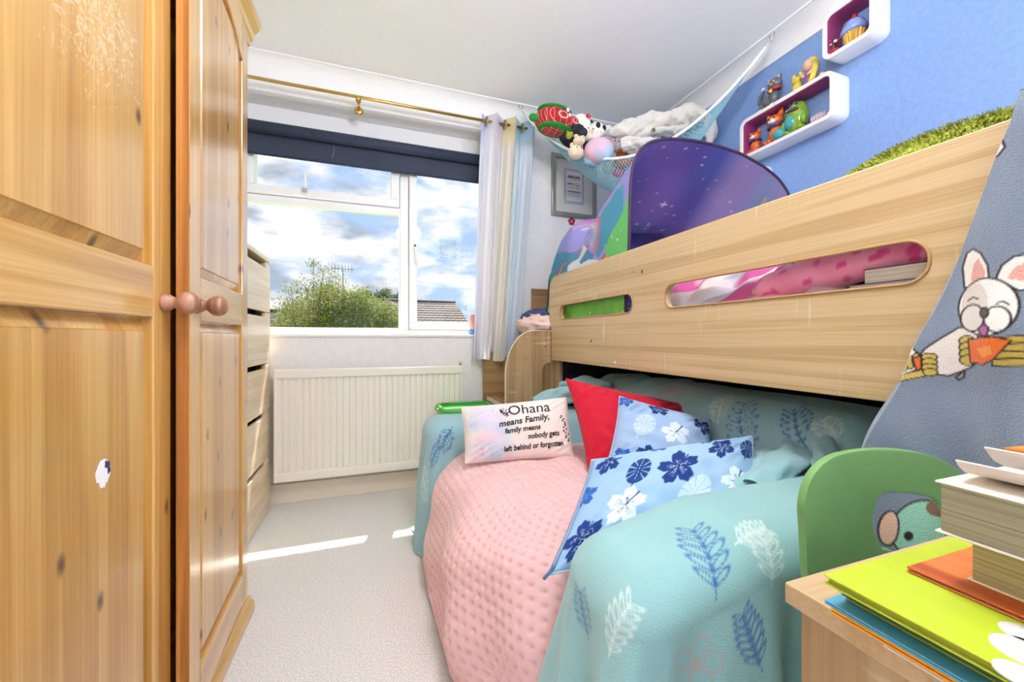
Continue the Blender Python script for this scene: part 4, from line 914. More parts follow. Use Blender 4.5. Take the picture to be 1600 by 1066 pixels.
# ------------------------------------------------------------------ bedding seen through the rail slots
def heap(name, x0, x1, y0, y1, z0, hgt, colors, seed, label, cat, n=150, freq=16, m=COTTON, parent=None, front=.5):
    u = np.linspace(0, 1, n); v = np.linspace(0, 1, n); U, V = np.meshgrid(u, v)
    X = x0+(x1-x0)*U; Y = y0+(y1-y0)*V
    env = (np.clip(np.minimum(U*7, (1-U)*4), 0, 1)*np.clip(np.minimum(V, 1-V)*9, 0, 1))**.5
    Zz = z0+env*hgt*(.80+.26*sn(X, Y, seed, freq)+.13*sn(X, Y, seed+1, freq*2.6))
    X = X - .02*env*np.sin(freq*2*Y+3*sn(X, Y, seed+2, 10))
    pt = Paint(X, Y, colors[0])
    for k, c_ in enumerate(colors[1:]): pt.put(3.5*sn(X+.05*k, Y+Zz, seed+10+k, 19)-1.0, c_)
    o = cloth(name, np.stack([X, Y, np.maximum(Zz, z0)], -1), pt.c, m, parent)
    return tag(o, label, cat) if label else o
heap('duvet', .927, 1.60, .56, 1.25, .937, .155, ['a59fa8', 'd6ccd2', '8d8894', 'e2a4bf', 'dccac6', 'c85a92', 'efe4e6'], 3, 'crumpled grey and pink patterned duvet on the top bunk', 'duvet')
# rolled spotted fleece
def soft_roll(name, pts, r, paintf, m, label, cat, seed=1):
    n = 110; k = 46; C = np.array(pts, float); tt = np.linspace(0, 1, len(C)); q = np.linspace(0, 1, n); L = np.stack([np.interp(q, tt, C[:, i]) for i in range(3)], -1)
    T = np.gradient(L, axis=0); T /= np.linalg.norm(T, axis=1)[:, None]; up = np.array([0, 0, 1.0]); sd = np.cross(T, up); sd /= np.linalg.norm(sd, axis=1)[:, None]; nn = np.cross(sd, T)
    A, Q = np.meshgrid(np.linspace(0, 2*np.pi, k), q); rr = r*np.clip(np.minimum(Q, 1-Q)*10, 0, 1)**.5*(1+.06*np.sin(3*A+6*Q))
    P = L[:, None]+sd[:, None]*(rr*np.cos(A))[..., None]+nn[:, None]*(rr*np.sin(A))[..., None]
    pt = Paint(A*r, Q*.6, 'f08cb6'); paintf(pt); return tag(cloth(name, P, pt.c, m), label, cat)
def spots(pt):
    pt.put(.4+.4*sn(pt.u, pt.v, 3, 60), 'f7a9c8'); rg = np.random.RandomState(2)
    for k in range(60): pt.ellipse(rg.uniform(0, .3), rg.uniform(0, .6), rg.uniform(.008, .014), rg.uniform(.012, .026), 'e0559c', rg.uniform(-.3, .3), .25, .9)
soft_roll('spotted_fleece_roll', [(1.0, .36, 1.075), (.99, .50, 1.062), (.985, .62, 1.038), (.98, .80, 1.0)], .046, spots, FLEECE, 'pink fleece roll with magenta spots behind the rail slot', 'blanket')
bk = book('hardback_book', .945, 1.10, .385, .525, .9955, 1.0255, '2f3350', 'white paged hardback lying open edge out behind the rail slot', 0, pages='e8e2d6', group=None)
b2 = book('picture_book', .94, 1.12, .38, .55, .9375, .995, '8a8fa6', 'pale picture book under the hardback behind the rail slot', 0, pages='d8d2c8', group=None)
# green shaggy cushion on the top bunk
GF = mottled('green_shag', '7a8420', 'a4a83c', 60, .95, .3)
gc = thing('shaggy_cushion', (1.12, .46, 1.0), 'moss green shaggy cushion lying behind the bed rail', 'cushion')
gce = (1.12, .47, 1.145); gra = (.15, .28, .165)
ell('pad', gce, gra, GF, gc, sub=4, noise=.08, seed=4); 
rnd = random.Random(9); V = []; Fc = []
for k in range(15000):
    a = rnd.uniform(0, 6.283); c_ = rnd.uniform(-.2, 1); s_ = math.sqrt(1-c_*c_); n_ = Vector((s_*math.cos(a), s_*math.sin(a), c_)); p = Vector((gce[0]+gra[0]*n_.x, gce[1]+gra[1]*n_.y, gce[2]+gra[2]*n_.z))
    d = (n_+Vector((rnd.uniform(-.8, .8), rnd.uniform(-.8, .8), rnd.uniform(-.9, .4)))).normalized(); sd = d.orthogonal().normalized()*.0019; L_ = rnd.uniform(.007, .015); b0 = len(V)
    V += [p-sd, p+sd, p+d*L_+sd*.4, p+d*L_-sd*.4]; Fc.append((b0, b0+1, b0+2, b0+3))
tag(raw('shag_pile', V, Fc, GF, gc), kind='stuff')
# pale pink bundle at the far end of the bed
bd = thing('bundled_top', (.96, 2.12, .90), 'pale pink and navy garment bundled on the bed end unit', 'clothing')
ell('pink_part', (.885, 2.10, .962), (.10, .15, .062), mottled('pale_pink_jersey', 'eecbc4', 'f4dcd6', 20, .9, .4), bd, (0, 0, .3), 4, .22, 3, 14)
ell('navy_part', (.90, 2.13, 1.012), (.085, .11, .040), mottled('navy_jersey', '39466e', '4c5c8a', 20, .9, .4), bd, (.1, -.2, .2), 4, .3, 7, 14)
# ------------------------------------------------------------------ pop-up bed tent
tent = thing('play_tent', (1.38, 1.7, .94), 'pop up unicorn print play tent with starry lining over the bed head', 'tent')
arch = np.array([(.929, .945), (.929, 1.06), (.938, 1.16), (.945, 1.25), (.948, 1.40), (.952, 1.50), (.962, 1.57), (.99, 1.63), (1.04, 1.672), (1.12, 1.70), (1.25, 1.715), (1.39, 1.715), (1.53, 1.70), (1.66, 1.665), (1.76, 1.62), (1.825, 1.56), (1.848, 1.47), (1.852, 1.30), (1.852, 1.10), (1.852, .945)])
al = np.r_[0, np.cumsum(np.hypot(*np.diff(arch, axis=0).T))]; al /= al[-1]
na, nbk = 330, 190
a_ = np.linspace(0, 1, na); b_ = np.linspace(0, 1, nbk); Aa, Bb = np.meshgrid(a_, b_)
fa = np.linspace(0, 1, 600); ax_, az_ = np.interp(fa, al, arch[:, 0]), np.interp(fa, al, arch[:, 1])
for _ in range(40): ax_[1:-1] = (ax_[:-2]+2*ax_[1:-1]+ax_[2:])/4; az_[1:-1] = (az_[:-2]+2*az_[1:-1]+az_[2:])/4
TYv = 1.31 + .765*Bb
zs = np.interp(TYv, [1.31, 1.45, 1.60, 1.70, 1.76, 1.80, 1.84, 1.90, 1.96, 2.01, 2.05, 2.075], [1.60, 1.535, 1.455, 1.405, 1.385, 1.40, 1.44, 1.445, 1.425, 1.385, 1.33, 1.27])
TZv = .945 + (np.interp(Aa, fa, az_)-.945)*(zs-.945)/(1.60-.945)
TXv = np.interp(Aa, fa, ax_)
side = np.exp(-(Aa/.28)**2)
fade = np.sin(np.pi*np.clip(Bb, 0, 1))
TXv = TXv + side*fade*(.012*sn(TYv, TZv, 4, 14)+.006*sn(TYv, TZv, 5, 36)) - .05*np.exp(-((TYv-1.77)/.05)**2)*np.clip((TZv-1.2)/.2, 0, 1)*(-1)*(Aa < .5)
TZv = TZv + .012*fade*sn(TXv, TYv, 9, 13)*np.clip((TZv-1.1)/.4, 0, 1)
TXv = np.minimum(TXv, 1.868)
Pt = np.stack([TXv, TYv, TZv], -1)
pt = Paint(TYv+.014*sn(TYv, TZv, 91, 26), TZv+.014*sn(TYv, TZv, 92, 26), '9a9ae0')
T2 = lambda x, y: (lambda p: (p.y, p.z))(at_X(x, y, .955))
TT = lambda pts: [T2(*p) for p in pts]
sw = sn(TYv, TZv, 15, 12)
pt.put(np.clip((1.32-TZv)*3+.5*sw, 0, 1)*.8, '5fa8d8'); pt.put(.5+sn(TYv, TZv, 22, 18), 'a9a2e6')
pt.poly(TT([(860, 400), (900, 385), (930, 395), (915, 430), (880, 455), (855, 470)]), '2f93b4', .85)
pt.poly(TT([(940, 330), (962, 300), (975, 290), (970, 340), (955, 380), (935, 402), (925, 380)]), '3aa3c0', .9)
pt.poly(TT([(948, 395), (965, 350), (982, 300), (990, 330), (992, 400), (950, 420), (930, 420)]), '6fd06a', .95)
pt.poly(TT([(850, 440), (870, 425), (880, 470), (868, 500), (850, 500)]), '38a878', .9)
pt.put(np.clip((1.075-TZv)*30, 0, 1), '7bd84e'); pt.put(np.clip((1.075-TZv)*30, 0, 1)*(.5+sn(TYv, TZv, 33, 60))*.5, 'a4e26a')
for k, c_ in enumerate(('d46aa8', 'e890b4', 'f0b4c8', 'f6dcd8', 'c9d8f0', '9fb4ea')):      # rainbow swirl
    pt.line(TT(arc(913, 365, 30-4*k, 32-4*k, -170, 60)), .006, c_, .9)
for k, c_ in enumerate(('b03a8c', 'e8483a', 'f0a030', 'f2e04a', '58b85a', '3a78c8')):      # rainbow mane and tail
    pt.line(TT([(918-4*k*.6, 385+2*k), (900-2*k, 400+2.2*k), (880-k, 418+2.4*k), (866+k, 432+2*k)]), .0042, c_, .95); pt.line(TT([(940+3*k, 408-1.2*k), (948+2.5*k, 396+2*k), (940+2*k, 420+k)]), .004, c_, .9)
pt.poly(TT([(890, 418), (896, 402), (903, 392), (908, 386), (916, 390), (912, 398), (906, 404), (912, 410), (922, 404), (934, 404), (936, 416), (932, 432), (890, 440)]), 'eef0fa', .97)
pt.line(TT([(906, 388), (914, 376)]), .003, 'f0d070')
rg = np.random.RandomState(8)
for k in range(60): x, y = rg.uniform(1.33, 2.05), rg.uniform(.96, 1.5); pt.ellipse(x, y, rg.uniform(.004, .009), rg.uniform(.004, .008), ['f4f6ff', 'f6c7dc', 'e9f27c', 'ee4a9a', 'ffffff', '8fe0e8'][k % 6], 0, .5, .8)
cloth('outer_fabric', Pt, pt.c, vcol('tent_polyester', .55, 300, .1, .0008, .05, .4, .25), tent)
# lining, a real second skin just inside
ctr = np.array([1.40, 0, 1.2]); dvec = np.stack([TXv-1.40, 0*TXv, TZv-1.15], -1); dvec /= np.linalg.norm(dvec, axis=-1)[..., None]+1e-6
Pl = Pt - dvec*.007
uu_, vv_ = Aa*2.6, Bb
pt = Paint(uu_, vv_, '45458e'); pt.put(.5+.6*sn(uu_, vv_*1.2, 51, 5), '5a4a94'); pt.put(.2+.7*sn(uu_, vv_*1.2, 52, 7), '84609e'); pt.put(.1+.6*sn(uu_, vv_, 53, 9), '3f5aa0')
rs = np.clip((Aa-.56-.1*(Bb-.3))*18, 0, 1); pt.put(rs*.85, 'a08ab8')
pt.put(rs*np.clip(1.5*sn(uu_, vv_, 61, 9), 0, 1), '5a9ab4'); pt.put(rs*np.clip(2*sn(uu_*2, vv_, 66, 7)-1, 0, 1), '8a7fb0')
for k, c_ in enumerate(('b8b84a', '7ab06a', 'a85a7a', '5a8ab8')): pt.line([(1.80+.03*k, .1), (1.9+.02*k, .3), (2.05+.02*k, .42), (2.2, .5+.05*k)], .010, c_, .7)
rg = np.random.RandomState(18)
for k in range(90):
    x, y = rg.uniform(.3, 1.75), rg.uniform(.02, .98); r_ = rg.choice([.006, .009, .013]); pt.ellipse(x, y, r_, r_*.6, 'e6d2ea', 0, .9, .85)
for (x, y, r_) in ((1.0, .5, .03), (.75, .3, .022), (1.25, .35, .022), (.55, .6, .02), (1.45, .6, .02)):
    pt.line([(x-r_, y), (x+r_, y)], .004, 'f2e2ee', .8); pt.line([(x, y-r_*.7), (x, y+r_*.7)], .004, 'f2e2ee', .8)
nvb, nub = Pl.shape[:2]
raw('starry_lining', Pl.reshape(-1, 3), [tuple(f[::-1]) for f in grid_faces(nub, nvb)], vcol('lining_polyester', .6, 300, .1, .0008, .05, .3), tent, True, pt.c.reshape(-1, 3))
# end wall of the tent at the bed head
capn = 60; ev = Pt[-1][::6]; cz_ = .945; Pc = np.stack([ev*(1-t_)+np.stack([ev[:, 0], ev[:, 1], np.full(len(ev), cz_)], -1)*t_ for t_ in np.linspace(0, 1, 40)], 0)
Pc[..., 1] += .0; pt = Paint(Pc[..., 0], Pc[..., 2], '2c2c62'); pt.put(.4+.6*sn(Pc[..., 0], Pc[..., 2], 71, 11), '513a78'); rg = np.random.RandomState(4)
for k in range(40): pt.ellipse(rg.uniform(1, 1.8), rg.uniform(1, 1.4), .006, .006, 'e6d2ea', 0, .9, .8)
cloth('end_wall', Pc, pt.c, vcol('end_wall_polyester', .6, 300, .1, .0008, .05, .3), tent)
PIPE = mat('purple_piping', '3a1f44', .7)
tube_obj('rim_piping', [tuple(v) for v in Pt[0][::4]], .0065, PIPE, tent, 8); tube_obj('rim_piping', [tuple(v) for v in Pt[-1][::4]], .006, PIPE, tent, 8)

# ------------------------------------------------------------------ picture frame and sticker on the window wall
pf = thing('framed_print', (1.28, 2.385, 1.72), 'silver framed name print hanging beside the curtain', 'picture')
TLp, BLp = at_Y(862, 238, 2.385), at_Y(862, 336, 2.385); TRp = at_Y(932, 250, 2.385)
fx0, fx1, fz0, fz1 = TLp.x, TRp.x, BLp.z, TLp.z
plate('frame', [[(fx0, fz0), (fx1, fz0), (fx1, fz1), (fx0, fz1)], [(fx0+.03, fz0+.03), (fx0+.03, fz1-.03), (fx1-.03, fz1-.03), (fx1-.03, fz0+.03)]], .022, M_XZ(2.388), mat('silver_frame', 'a9a69e', .32, Metallic=.85), pf, .005)
box('mount', fx0+.028, fx1-.028, 2.389, 2.392, fz0+.028, fz1-.028, mat('cream_mount', 'e6e3dc', .7), pf, 0)
mxc, mzc = at_Y(897, 292, 2.388).x, at_Y(897, 292, 2.388).z; hw, hh = .075, .118
box('print_border', mxc-hw, mxc+hw, 2.3875, 2.3892, mzc-hh, mzc+hh, mat('lilac_card', 'b4b6d2', .7), pf, 0)
box('print_paper', mxc-hw+.015, mxc+hw-.015, 2.3866, 2.3876, mzc-hh+.018, mzc+hh-.018, mat('white_card', 'eceae8', .7), pf, 0)
NAVYI = mat('indigo_ink', '34345e', .7); GREYI = mat('grey_ink', '8d8da4', .7)
sfl = lambda x, y, off=0: Vector((mxc-hw+.015+x, 2.3862, mzc-hh+.018+y))
text_on(pf, sfl, 'ABIGAIL', .009, .155, .026, bold=.0014, m=NAVYI, name='print_title', xs=1.05)
text_on(pf, sfl, '20TH', .009, .110, .018, bold=.001, m=NAVYI, name='print_date', xs=1.1)
for (x, y, w_, h_) in ((.012, .142, .09, .003), (.066, .118, .038, .004), (.066, .104, .036, .006), (.012, .090, .042, .004), (.064, .088, .042, .004), (.010, .058, .100, .012), (.010, .044, .100, .004), (.014, .032, .090, .003)):
    box('print_rule', mxc-hw+.015+x, mxc-hw+.015+x+w_, 2.3860, 2.3867, mzc-hh+.018+y, mzc-hh+.018+y+h_, GREYI, pf, 0)
box('glazing', fx0+.028, fx1-.028, 2.383, 2.3845, fz0+.028, fz1-.028, glass('picture_glass', (.97, .97, .97), .05), pf, 0)
p = at_Y(893, 346, 2.398); fl = thing('flower_sticker', (p.x, 2.399, p.z), 'tiny red flower sticker on the wall below the picture', 'sticker'); PINKS = mat('red_sticker', 'c4486a', .6)
for k in range(5): lathe('petal', [(.0125, 0), (.0125, .0012)], PINKS, fl, (p.x+.016*math.cos(k*1.257+.4), 2.3985, p.z+.016*math.sin(k*1.257+.4)), (0, -1, 0), 12)
lathe('centre', [(.008, 0), (.008, .002)], mat('sticker_pink', 'eab0c0', .6), fl, (p.x, 2.3985, p.z), (0, -1, 0), 12)

# ------------------------------------------------------------------ toy hammock
H1, H2, H3 = Vector((1.795, 1.371, 2.318)), Vector((.865, 2.315, 2.318)), Vector((1.862, 2.383, 2.25))
hm = thing('toy_hammock', (1.5, 2.0, 1.7), 'pale blue net toy hammock slung across the room corner', 'hammock')
N_ = 40
def hpt(a, b, c):     # barycentric point of the sagging net
    p = H1*a + H2*b + H3*c
    e = a*b*4*.80 + 27*a*b*c*.50
    edge_ab = 4*a*b*(1-c)**3
    out = (Vector((-.71, -.71, 0)))*.06*edge_ab
    droop = .455*4*a*b*(1-c)**1.6 + .34*27*a*b*c + .10*4*(b*c+a*c)
    return p + out - Vector((0, 0, droop))
idx = {}; V = []; Fc = []
for i in range(N_+1):
    for j in range(N_+1-i): idx[(i, j)] = len(V); V.append(hpt(i/N_, j/N_, 1-i/N_-j/N_))
for i in range(N_):
    for j in range(N_-i):
        if i+j < N_-1: Fc.append((idx[(i, j)], idx[(i+1, j)], idx[(i+1, j+1)], idx[(i, j+1)]))
        else: Fc.append((idx[(i, j)], idx[(i+1, j)], idx[(i, j+1)]))
NET = mat('pale_blue_net', 'a9dbe6', .7)
net = raw('net', V, Fc, NET, hm); sd = net.modifiers.new('finer', 'SUBSURF'); sd.levels = 1; sd.render_levels = 1; wf = net.modifiers.new('mesh', 'WIREFRAME'); wf.thickness = .0042; wf.use_even_offset = False
CORD = mat('white_cord', 'eef2f4', .7)
edge_pts = [hpt(1-t, t, 0) for t in np.linspace(0.02, .98, 50)]
tube_obj('front_edge', edge_pts, .008, CORD, hm, 8)
tube_obj('rear_edge', [hpt(1-t, 0, t) for t in np.linspace(0.02, .98, 24)], .005, CORD, hm, 6); tube_obj('rear_edge', [hpt(0, 1-t, t) for t in np.linspace(0.02, .98, 24)], .005, CORD, hm, 6)
for (P0, P1) in ((H1, H1+Vector((.006, 0, .036))), (H2, H2+Vector((-.0, .0, .036)))):
    tube_obj('cord', [P0+Vector((0, 0, -.004)), P1], .003, CORD, hm, 6)
bm = bmesh.new(); tube(bm, [Vector((H1.x+.002, H1.y+.012*math.cos(a), 2.340+.012*math.sin(a))) for a in np.linspace(0, 6.28, 17)], .0022, 6, False); bm_obj('hook', bm, STEEL, hm, True)
bm = bmesh.new(); tube(bm, [Vector((H2.x+.012*math.cos(a), H2.y, 2.340+.012*math.sin(a))) for a in np.linspace(0, 6.28, 17)], .0022, 6, False); bm_obj('hook', bm, STEEL, hm, True)

# plush toys lying in the net: positions from the pixel and a distance inside the hammock
def at_D(x, y, t): d = ray(x, y); return Vector((d[0]*t, d[1]*t, CAMH+d[2]*t))
def plush(c1, c2, sc=60): return mottled('plush_'+c1, c1, c2, sc, .95, .5, .1)
W_PL, BK_PL, CR_PL = plush('efeae2', 'f8f5ef'), plush('2d3038', '3a3e48'), plush('e2cfae', 'ecdcc2')
RED_T = mat('tartan_red', 'b8202c', .9); N, L, b = nodes(RED_T)
tcn = N.new('ShaderNodeTexCoord'); ck = N.new('ShaderNodeTexBrick'); ck.inputs['Scale'].default_value = 14; ck.inputs['Color1'].default_value = lin4('c2242f'); ck.inputs['Color2'].default_value = lin4('a81c2a'); ck.inputs['Mortar'].default_value = lin4('d8c8b0'); ck.inputs['Mortar Size'].default_value = .012; ck.offset = 0
L.new(tcn.outputs['Object'], ck.inputs['Vector']); L.new(ck.outputs['Color'], b.inputs['Base Color'])
GRN = plush('2f8a3a', '3a9a45')
# tartan turtle
t0 = at_D(866, 190, .00365); tt = thing('tartan_turtle', t0-Vector((0, 0, .08)), 'red tartan stuffed turtle with green bands at the hammock end', 'soft toy', 'soft toys in the hammock')
ell('shell', t0, (.115, .09, .072), RED_T, tt, (0, .15, -.3), 4); 
for dz in (.050, -.050): ell('green_band', t0+Vector((0, -.004, dz)), (.100, .084, .013), GRN, tt, (0, .15, -.3), 3)
ell('tail', t0+Vector((-.125, .0, .0)), (.03, .02, .022), GRN, tt); ell('head', t0+Vector((.10, -.04, -.015)), (.045, .04, .035), RED_T, tt, (0, .3, 0), 3)
ell('eye', t0+Vector((.045, -.083, .03)), (.010, .006, .012), W_PL, tt, sub=2); ell('eye', t0+Vector((.055, -.085, .002)), (.009, .006, .011), W_PL, tt, sub=2)
# panda
p0 = at_D(905, 200, .0037); pa = thing('panda_toy', p0-Vector((0, 0, .09)), 'black and white stuffed panda lying in the hammock', 'soft toy', 'soft toys in the hammock')
ell('body', p0+Vector((-.01, .03, -.03)), (.11, .09, .07), BK_PL, pa, (0, .35, 0), 4); ell('belly', p0+Vector((.0, -.03, .015)), (.055, .045, .042), W_PL, pa, (0, .35, 0))
ell('head', p0+Vector((.10, -.02, -.012)), (.052, .05, .048), W_PL, pa); ell('ear', p0+Vector((.128, .0, .028)), (.022, .015, .02), BK_PL, pa); ell('ear', p0+Vector((.072, .0, .04)), (.022, .015, .02), BK_PL, pa)
ell('eye_patch', p0+Vector((.085, -.068, -.002)), (.014, .008, .017), BK_PL, pa); ell('eye_patch', p0+Vector((.125, -.064, -.01)), (.014, .008, .017), BK_PL, pa)
ell('heart', p0+Vector((.015, -.078, .03)), (.016, .006, .014), RED_T, pa, sub=2); ell('paw', p0+Vector((-.02, -.07, -.065)), (.03, .03, .026), BK_PL, pa); ell('muzzle', p0+Vector((.105, -.066, -.032)), (.02, .014, .015), W_PL, pa)
# small toys
def toy(nm, px_, py_, t, r, m, label, ears=None, em=None, snout=None):
    c = at_D(px_, py_, t); o = thing(nm, c-Vector((0, 0, r[2])), label, 'soft toy', 'soft toys in the hammock'); ell('body', c, r, m, o, sub=3, noise=.06, seed=px_)
    if ears:
        for sx in (-1, 1): ell('ear', c+Vector((sx*r[0]*.6, -r[1]*.1, r[2]*.85)), (r[0]*ears, r[1]*.35, r[2]*ears*1.2), em or m, o, sub=2)
    if snout: ell('snout', c+Vector((0, -r[1]*.9, -r[2]*.1)), (r[0]*.35, r[1]*.25, r[2]*.3), snout, o, sub=2)
    for sx in (-1, 1): ell('eye', c+Vector((sx*r[0]*.3, -r[1]*.93, r[2]*.28)), (r[0]*.09,)*3, BK_PL, o, sub=1)
    return o
toy('cream_bear', 918, 209, .00365, (.05, .04, .04), plush('ece2d2', 'f4eee2'), 'cream stuffed bear resting beside the panda', .3, None, CR_PL)
toy('tan_mouse', 905, 220, .00355, (.034, .03, .024), CR_PL, 'small tan stuffed mouse on the hammock edge below the panda', .4)
toy('striped_bee', 890, 212, .0036, (.022, .02, .02), plush('e2b83a', '3f7a4a', 90), 'tiny yellow and green toy on the hammock edge', .3)
toy('grey_kitten', 958, 228, .0036, (.045, .04, .036), plush('8a8288', 'b9a49a', 30), 'grey mottled stuffed kitten with magenta bow in the hammock', .4)
toy('orange_fox', 975, 250, .0039, (.06, .05, .045), plush('d0703a', 'e08a50'), 'orange stuffed fox deep in the hammock net', .4, None, W_PL)
toy('mint_owl', 952, 262, .0040, (.045, .04, .04), plush('a9c8a8', 'c8d8b8', 30), 'pale green stuffed owl low in the hammock net', .3)
toy('magenta_monkey', 966, 268, .0040, (.04, .035, .035), plush('c8366e', 'd8588a'), 'magenta stuffed toy at the bottom of the hammock net', .35)
toy('beige_bunny', 900, 238, .0036, (.045, .04, .04), CR_PL, 'beige stuffed bunny squeezed at the narrow hammock end', .3)
toy('blue_elephant', 925, 250, .00365, (.05, .04, .04), plush('8fb8d0', 'a8cce0'), 'pale blue stuffed elephant under the rainbow ball', .4)
toy('brown_dog', 1045, 207, .0040, (.06, .05, .04), plush('8d7264', 'a08878'), 'brown stuffed dog under the white plush', .3)
bl_ = at_D(936, 236, .0036); RB_ = mottled('rainbow_plush', 'f0b4c8', 'b4d8ea', 9, .9, .3); tag(ell('rainbow_ball', bl_, (.085, .075, .07), RB_, None, sub=4), 'round pastel rainbow plush ball in the hammock', 'soft toy', 'soft toys in the hammock')
# white plush polar bear draped along the rear of the hammock
CRM = mottled('cream_white_plush', 'e6e0d8', 'f4f0ea', 45, .95, .6, .1)
pb = thing('white_fleece_bundle', at_D(1020, 205, .0041)-Vector((0, 0, .1)), 'cream white fleece bundled along the back of the hammock', 'blanket')
def lumpy(nm, pts, r, seed, flat=.8):
    n, k = 90, 48; C = np.array([list(p) for p in pts]); tt_ = np.linspace(0, 1, len(C)); q = np.linspace(0, 1, n); L = np.stack([np.interp(q, tt_, C[:, i]) for i in range(3)], -1); rr = np.interp(q, np.linspace(0, 1, len(r)), r)
    for _ in range(30): L[1:-1] = (L[:-2]+2*L[1:-1]+L[2:])/4; rr[1:-1] = (rr[:-2]+2*rr[1:-1]+rr[2:])/4
    T = np.gradient(L, axis=0); T /= np.linalg.norm(T, axis=1)[:, None]; sd = np.cross(T, np.array([.1, .2, 1.0])); sd /= np.linalg.norm(sd, axis=1)[:, None]; nn = np.cross(sd, T)
    A, Q = np.meshgrid(np.linspace(0, 2*np.pi, k), q); ln = np.linalg.norm(np.diff(C, axis=0), axis=1).sum()
    dsp = 1+.16*np.sin(2*A+ln*22*Q+seed)+.12*np.sin(3*A-ln*35*Q+2*seed)+.07*np.sin(5*A+ln*60*Q)+.04*np.sin(9*A-ln*90*Q)
    dsp = 1+(dsp-1)*np.clip(np.minimum(Q, 1-Q)*8, 0, 1); R_ = rr[:, None]*dsp
    P = L[:, None]+sd[:, None]*(R_*np.cos(A))[..., None]+nn[:, None]*(R_*np.sin(A)*flat)[..., None]; P[..., 2] = np.minimum(P[..., 2], 2.345); P[..., 1] = np.minimum(P[..., 1], 2.39); P[..., 0] = np.minimum(P[..., 0], 1.868)
    pt = Paint(A, Q, 'efeae2'); pt.put(.4*sn(A*3, Q*30, seed, 2), 'e2d8c8'); cloth(nm, P, pt.c, FLEECE, pb)
lumpy('main_fold', [at_D(948, 208, .0038), at_D(975, 205, .0038), at_D(1010, 200, .0038), at_D(1045, 188, .0038), at_D(1078, 178, .0037), at_D(1104, 182, .0036)], [.012, .07, .075, .06, .06, .03], 1)
lumpy('lower_fold', [at_D(955, 222, .0037), at_D(985, 226, .0037), at_D(1010, 230, .00365), at_D(1030, 222, .0037)], [.01, .045, .055, .02], 4)
lumpy('inner_fold', [at_D(1020, 205, .0037), at_D(1050, 205, .0038), at_D(1078, 195, .0037)], [.02, .035, .02], 6)
lumpy('hanging_end', [at_D(1098, 178, .00362), at_D(1109, 190, .00362), at_D(1110, 215, .00362), at_D(1104, 240, .00362)], [.025, .036, .036, .02], 9, .5)
lumpy('spilling_end', [at_D(950, 203, .0038), at_D(936, 206, .0037), at_D(929, 220, .0036)], [.03, .028, .012], 3)
# ------------------------------------------------------------------ pottery on the shelves
def glaze(c1, c2, s=30): return mottled('glaze_'+c1, c1, c2, s, .12, .05, .6)
ZS = 2.0005   # top of the long shelf
def sx_(x, y, X=1.82): return at_X(x, y, X)
GR, PK, WH_, RC, YL = glaze('5f6166', '707278'), glaze('d8a8a8', 'e2b8b8'), glaze('ece8e4', 'f4f2ee'), glaze('b02434', 'c03040'), glaze('e0c23a', 'f0d860')
cy = sx_(1200, 160).y; ct = thing('cat_figurine', (1.83, cy, ZS), 'grey glazed cat figurine with red collar standing on the long shelf', 'figurine')
S_ = .92
def cp(dx, dy, dz): return Vector((1.83+dx*S_, cy-dy*S_, ZS+dz*S_))
ell('body', cp(0, -.005, .052), (.024, .044, .030), GR, ct, (.25, 0, 0)); ell('chest', cp(-.006, .032, .056), (.022, .022, .034), GR, ct)
ell('head', cp(-.012, .038, .118), (.026, .034, .028), GR, ct)
for d in (-1, 1):
    lathe('ear', [(.012, 0), (.007, .014), (.001, .024)], GR, ct, cp(-.010, .038+d*.024, .134), (0, -d*.4, 1), 12); ell('inner_ear', cp(-.019, .038+d*.026, .144), (.004, .006, .009), PK, ct, sub=2); ell('eye', cp(-.036, .038+d*.012, .122), (.004, .007, .005), YL, ct, sub=2)
    for q_ in (-.032, .034): ell('leg', cp(d*.014-.004, q_, .022), (.010, .012, .024), GR, ct); ell('paw', cp(d*.014-.012, q_+.002, .008), (.012, .012, .008), WH_, ct)
ell('nose', cp(-.040, .038, .110), (.004, .005, .006), PK, ct, sub=2)
bm = bmesh.new(); tube(bm, [cp(-.010+.026*math.cos(a), .036+.029*math.sin(a), .090+.004*math.cos(a)) for a in np.linspace(0, 6.28, 25)], .0065, 8, False); bm_obj('collar', bm, RC, ct, True); ell('bell', cp(-.040, .036, .076), (.008, .009, .009), YL, ct, sub=2)
tube_obj('tail', [cp(.004, -.042, .05), cp(.006, -.062, .075), cp(.006, -.058, .105), cp(.004, -.038, .122), cp(.0, -.034, .132)], [.010, .010, .009, .008, .007], GR, ct, 10); ell('tail_tip', cp(0, -.036, .134), (.009, .010, .010), WH_, ct, sub=2)
# yellow-haired doll figurine and companion
dy = sx_(1262, 105).y; dl = thing('princess_figurine', (1.83, dy, ZS), 'yellow and purple glazed doll figurine with long hair on the long shelf', 'figurine')
PU = glaze('7c4a86', 'a878ae'); SK = glaze('e8b89c', 'f0c8b0')
lathe('dress', [(.030, 0), (.028, .012), (.020, .05), (.015, .068), (.012, .078)], PU, dl, (1.83, dy, ZS)); ell('head', (1.826, dy, ZS+.102), (.022, .024, .026), SK, dl); ell('hair', (1.838, dy-.004, ZS+.104), (.024, .029, .033), YL, dl); tube_obj('plait', [(1.83, dy-.022, ZS+.105), (1.822, dy-.03, ZS+.07), (1.815, dy-.022, ZS+.03), (1.812, dy-.004, ZS+.012)], [.012, .013, .012, .006], YL, dl)
for d in (-1, 1): tube_obj('arm', [(1.822, dy+d*.014, ZS+.074), (1.808, dy+d*.020, ZS+.056), (1.806, dy+d*.006, ZS+.05)], .006, SK, dl)
dy2 = dy+.052; st_ = thing('star_figurine', (1.83, dy2, ZS), 'bright yellow glazed creature figurine beside the doll on the shelf', 'figurine')
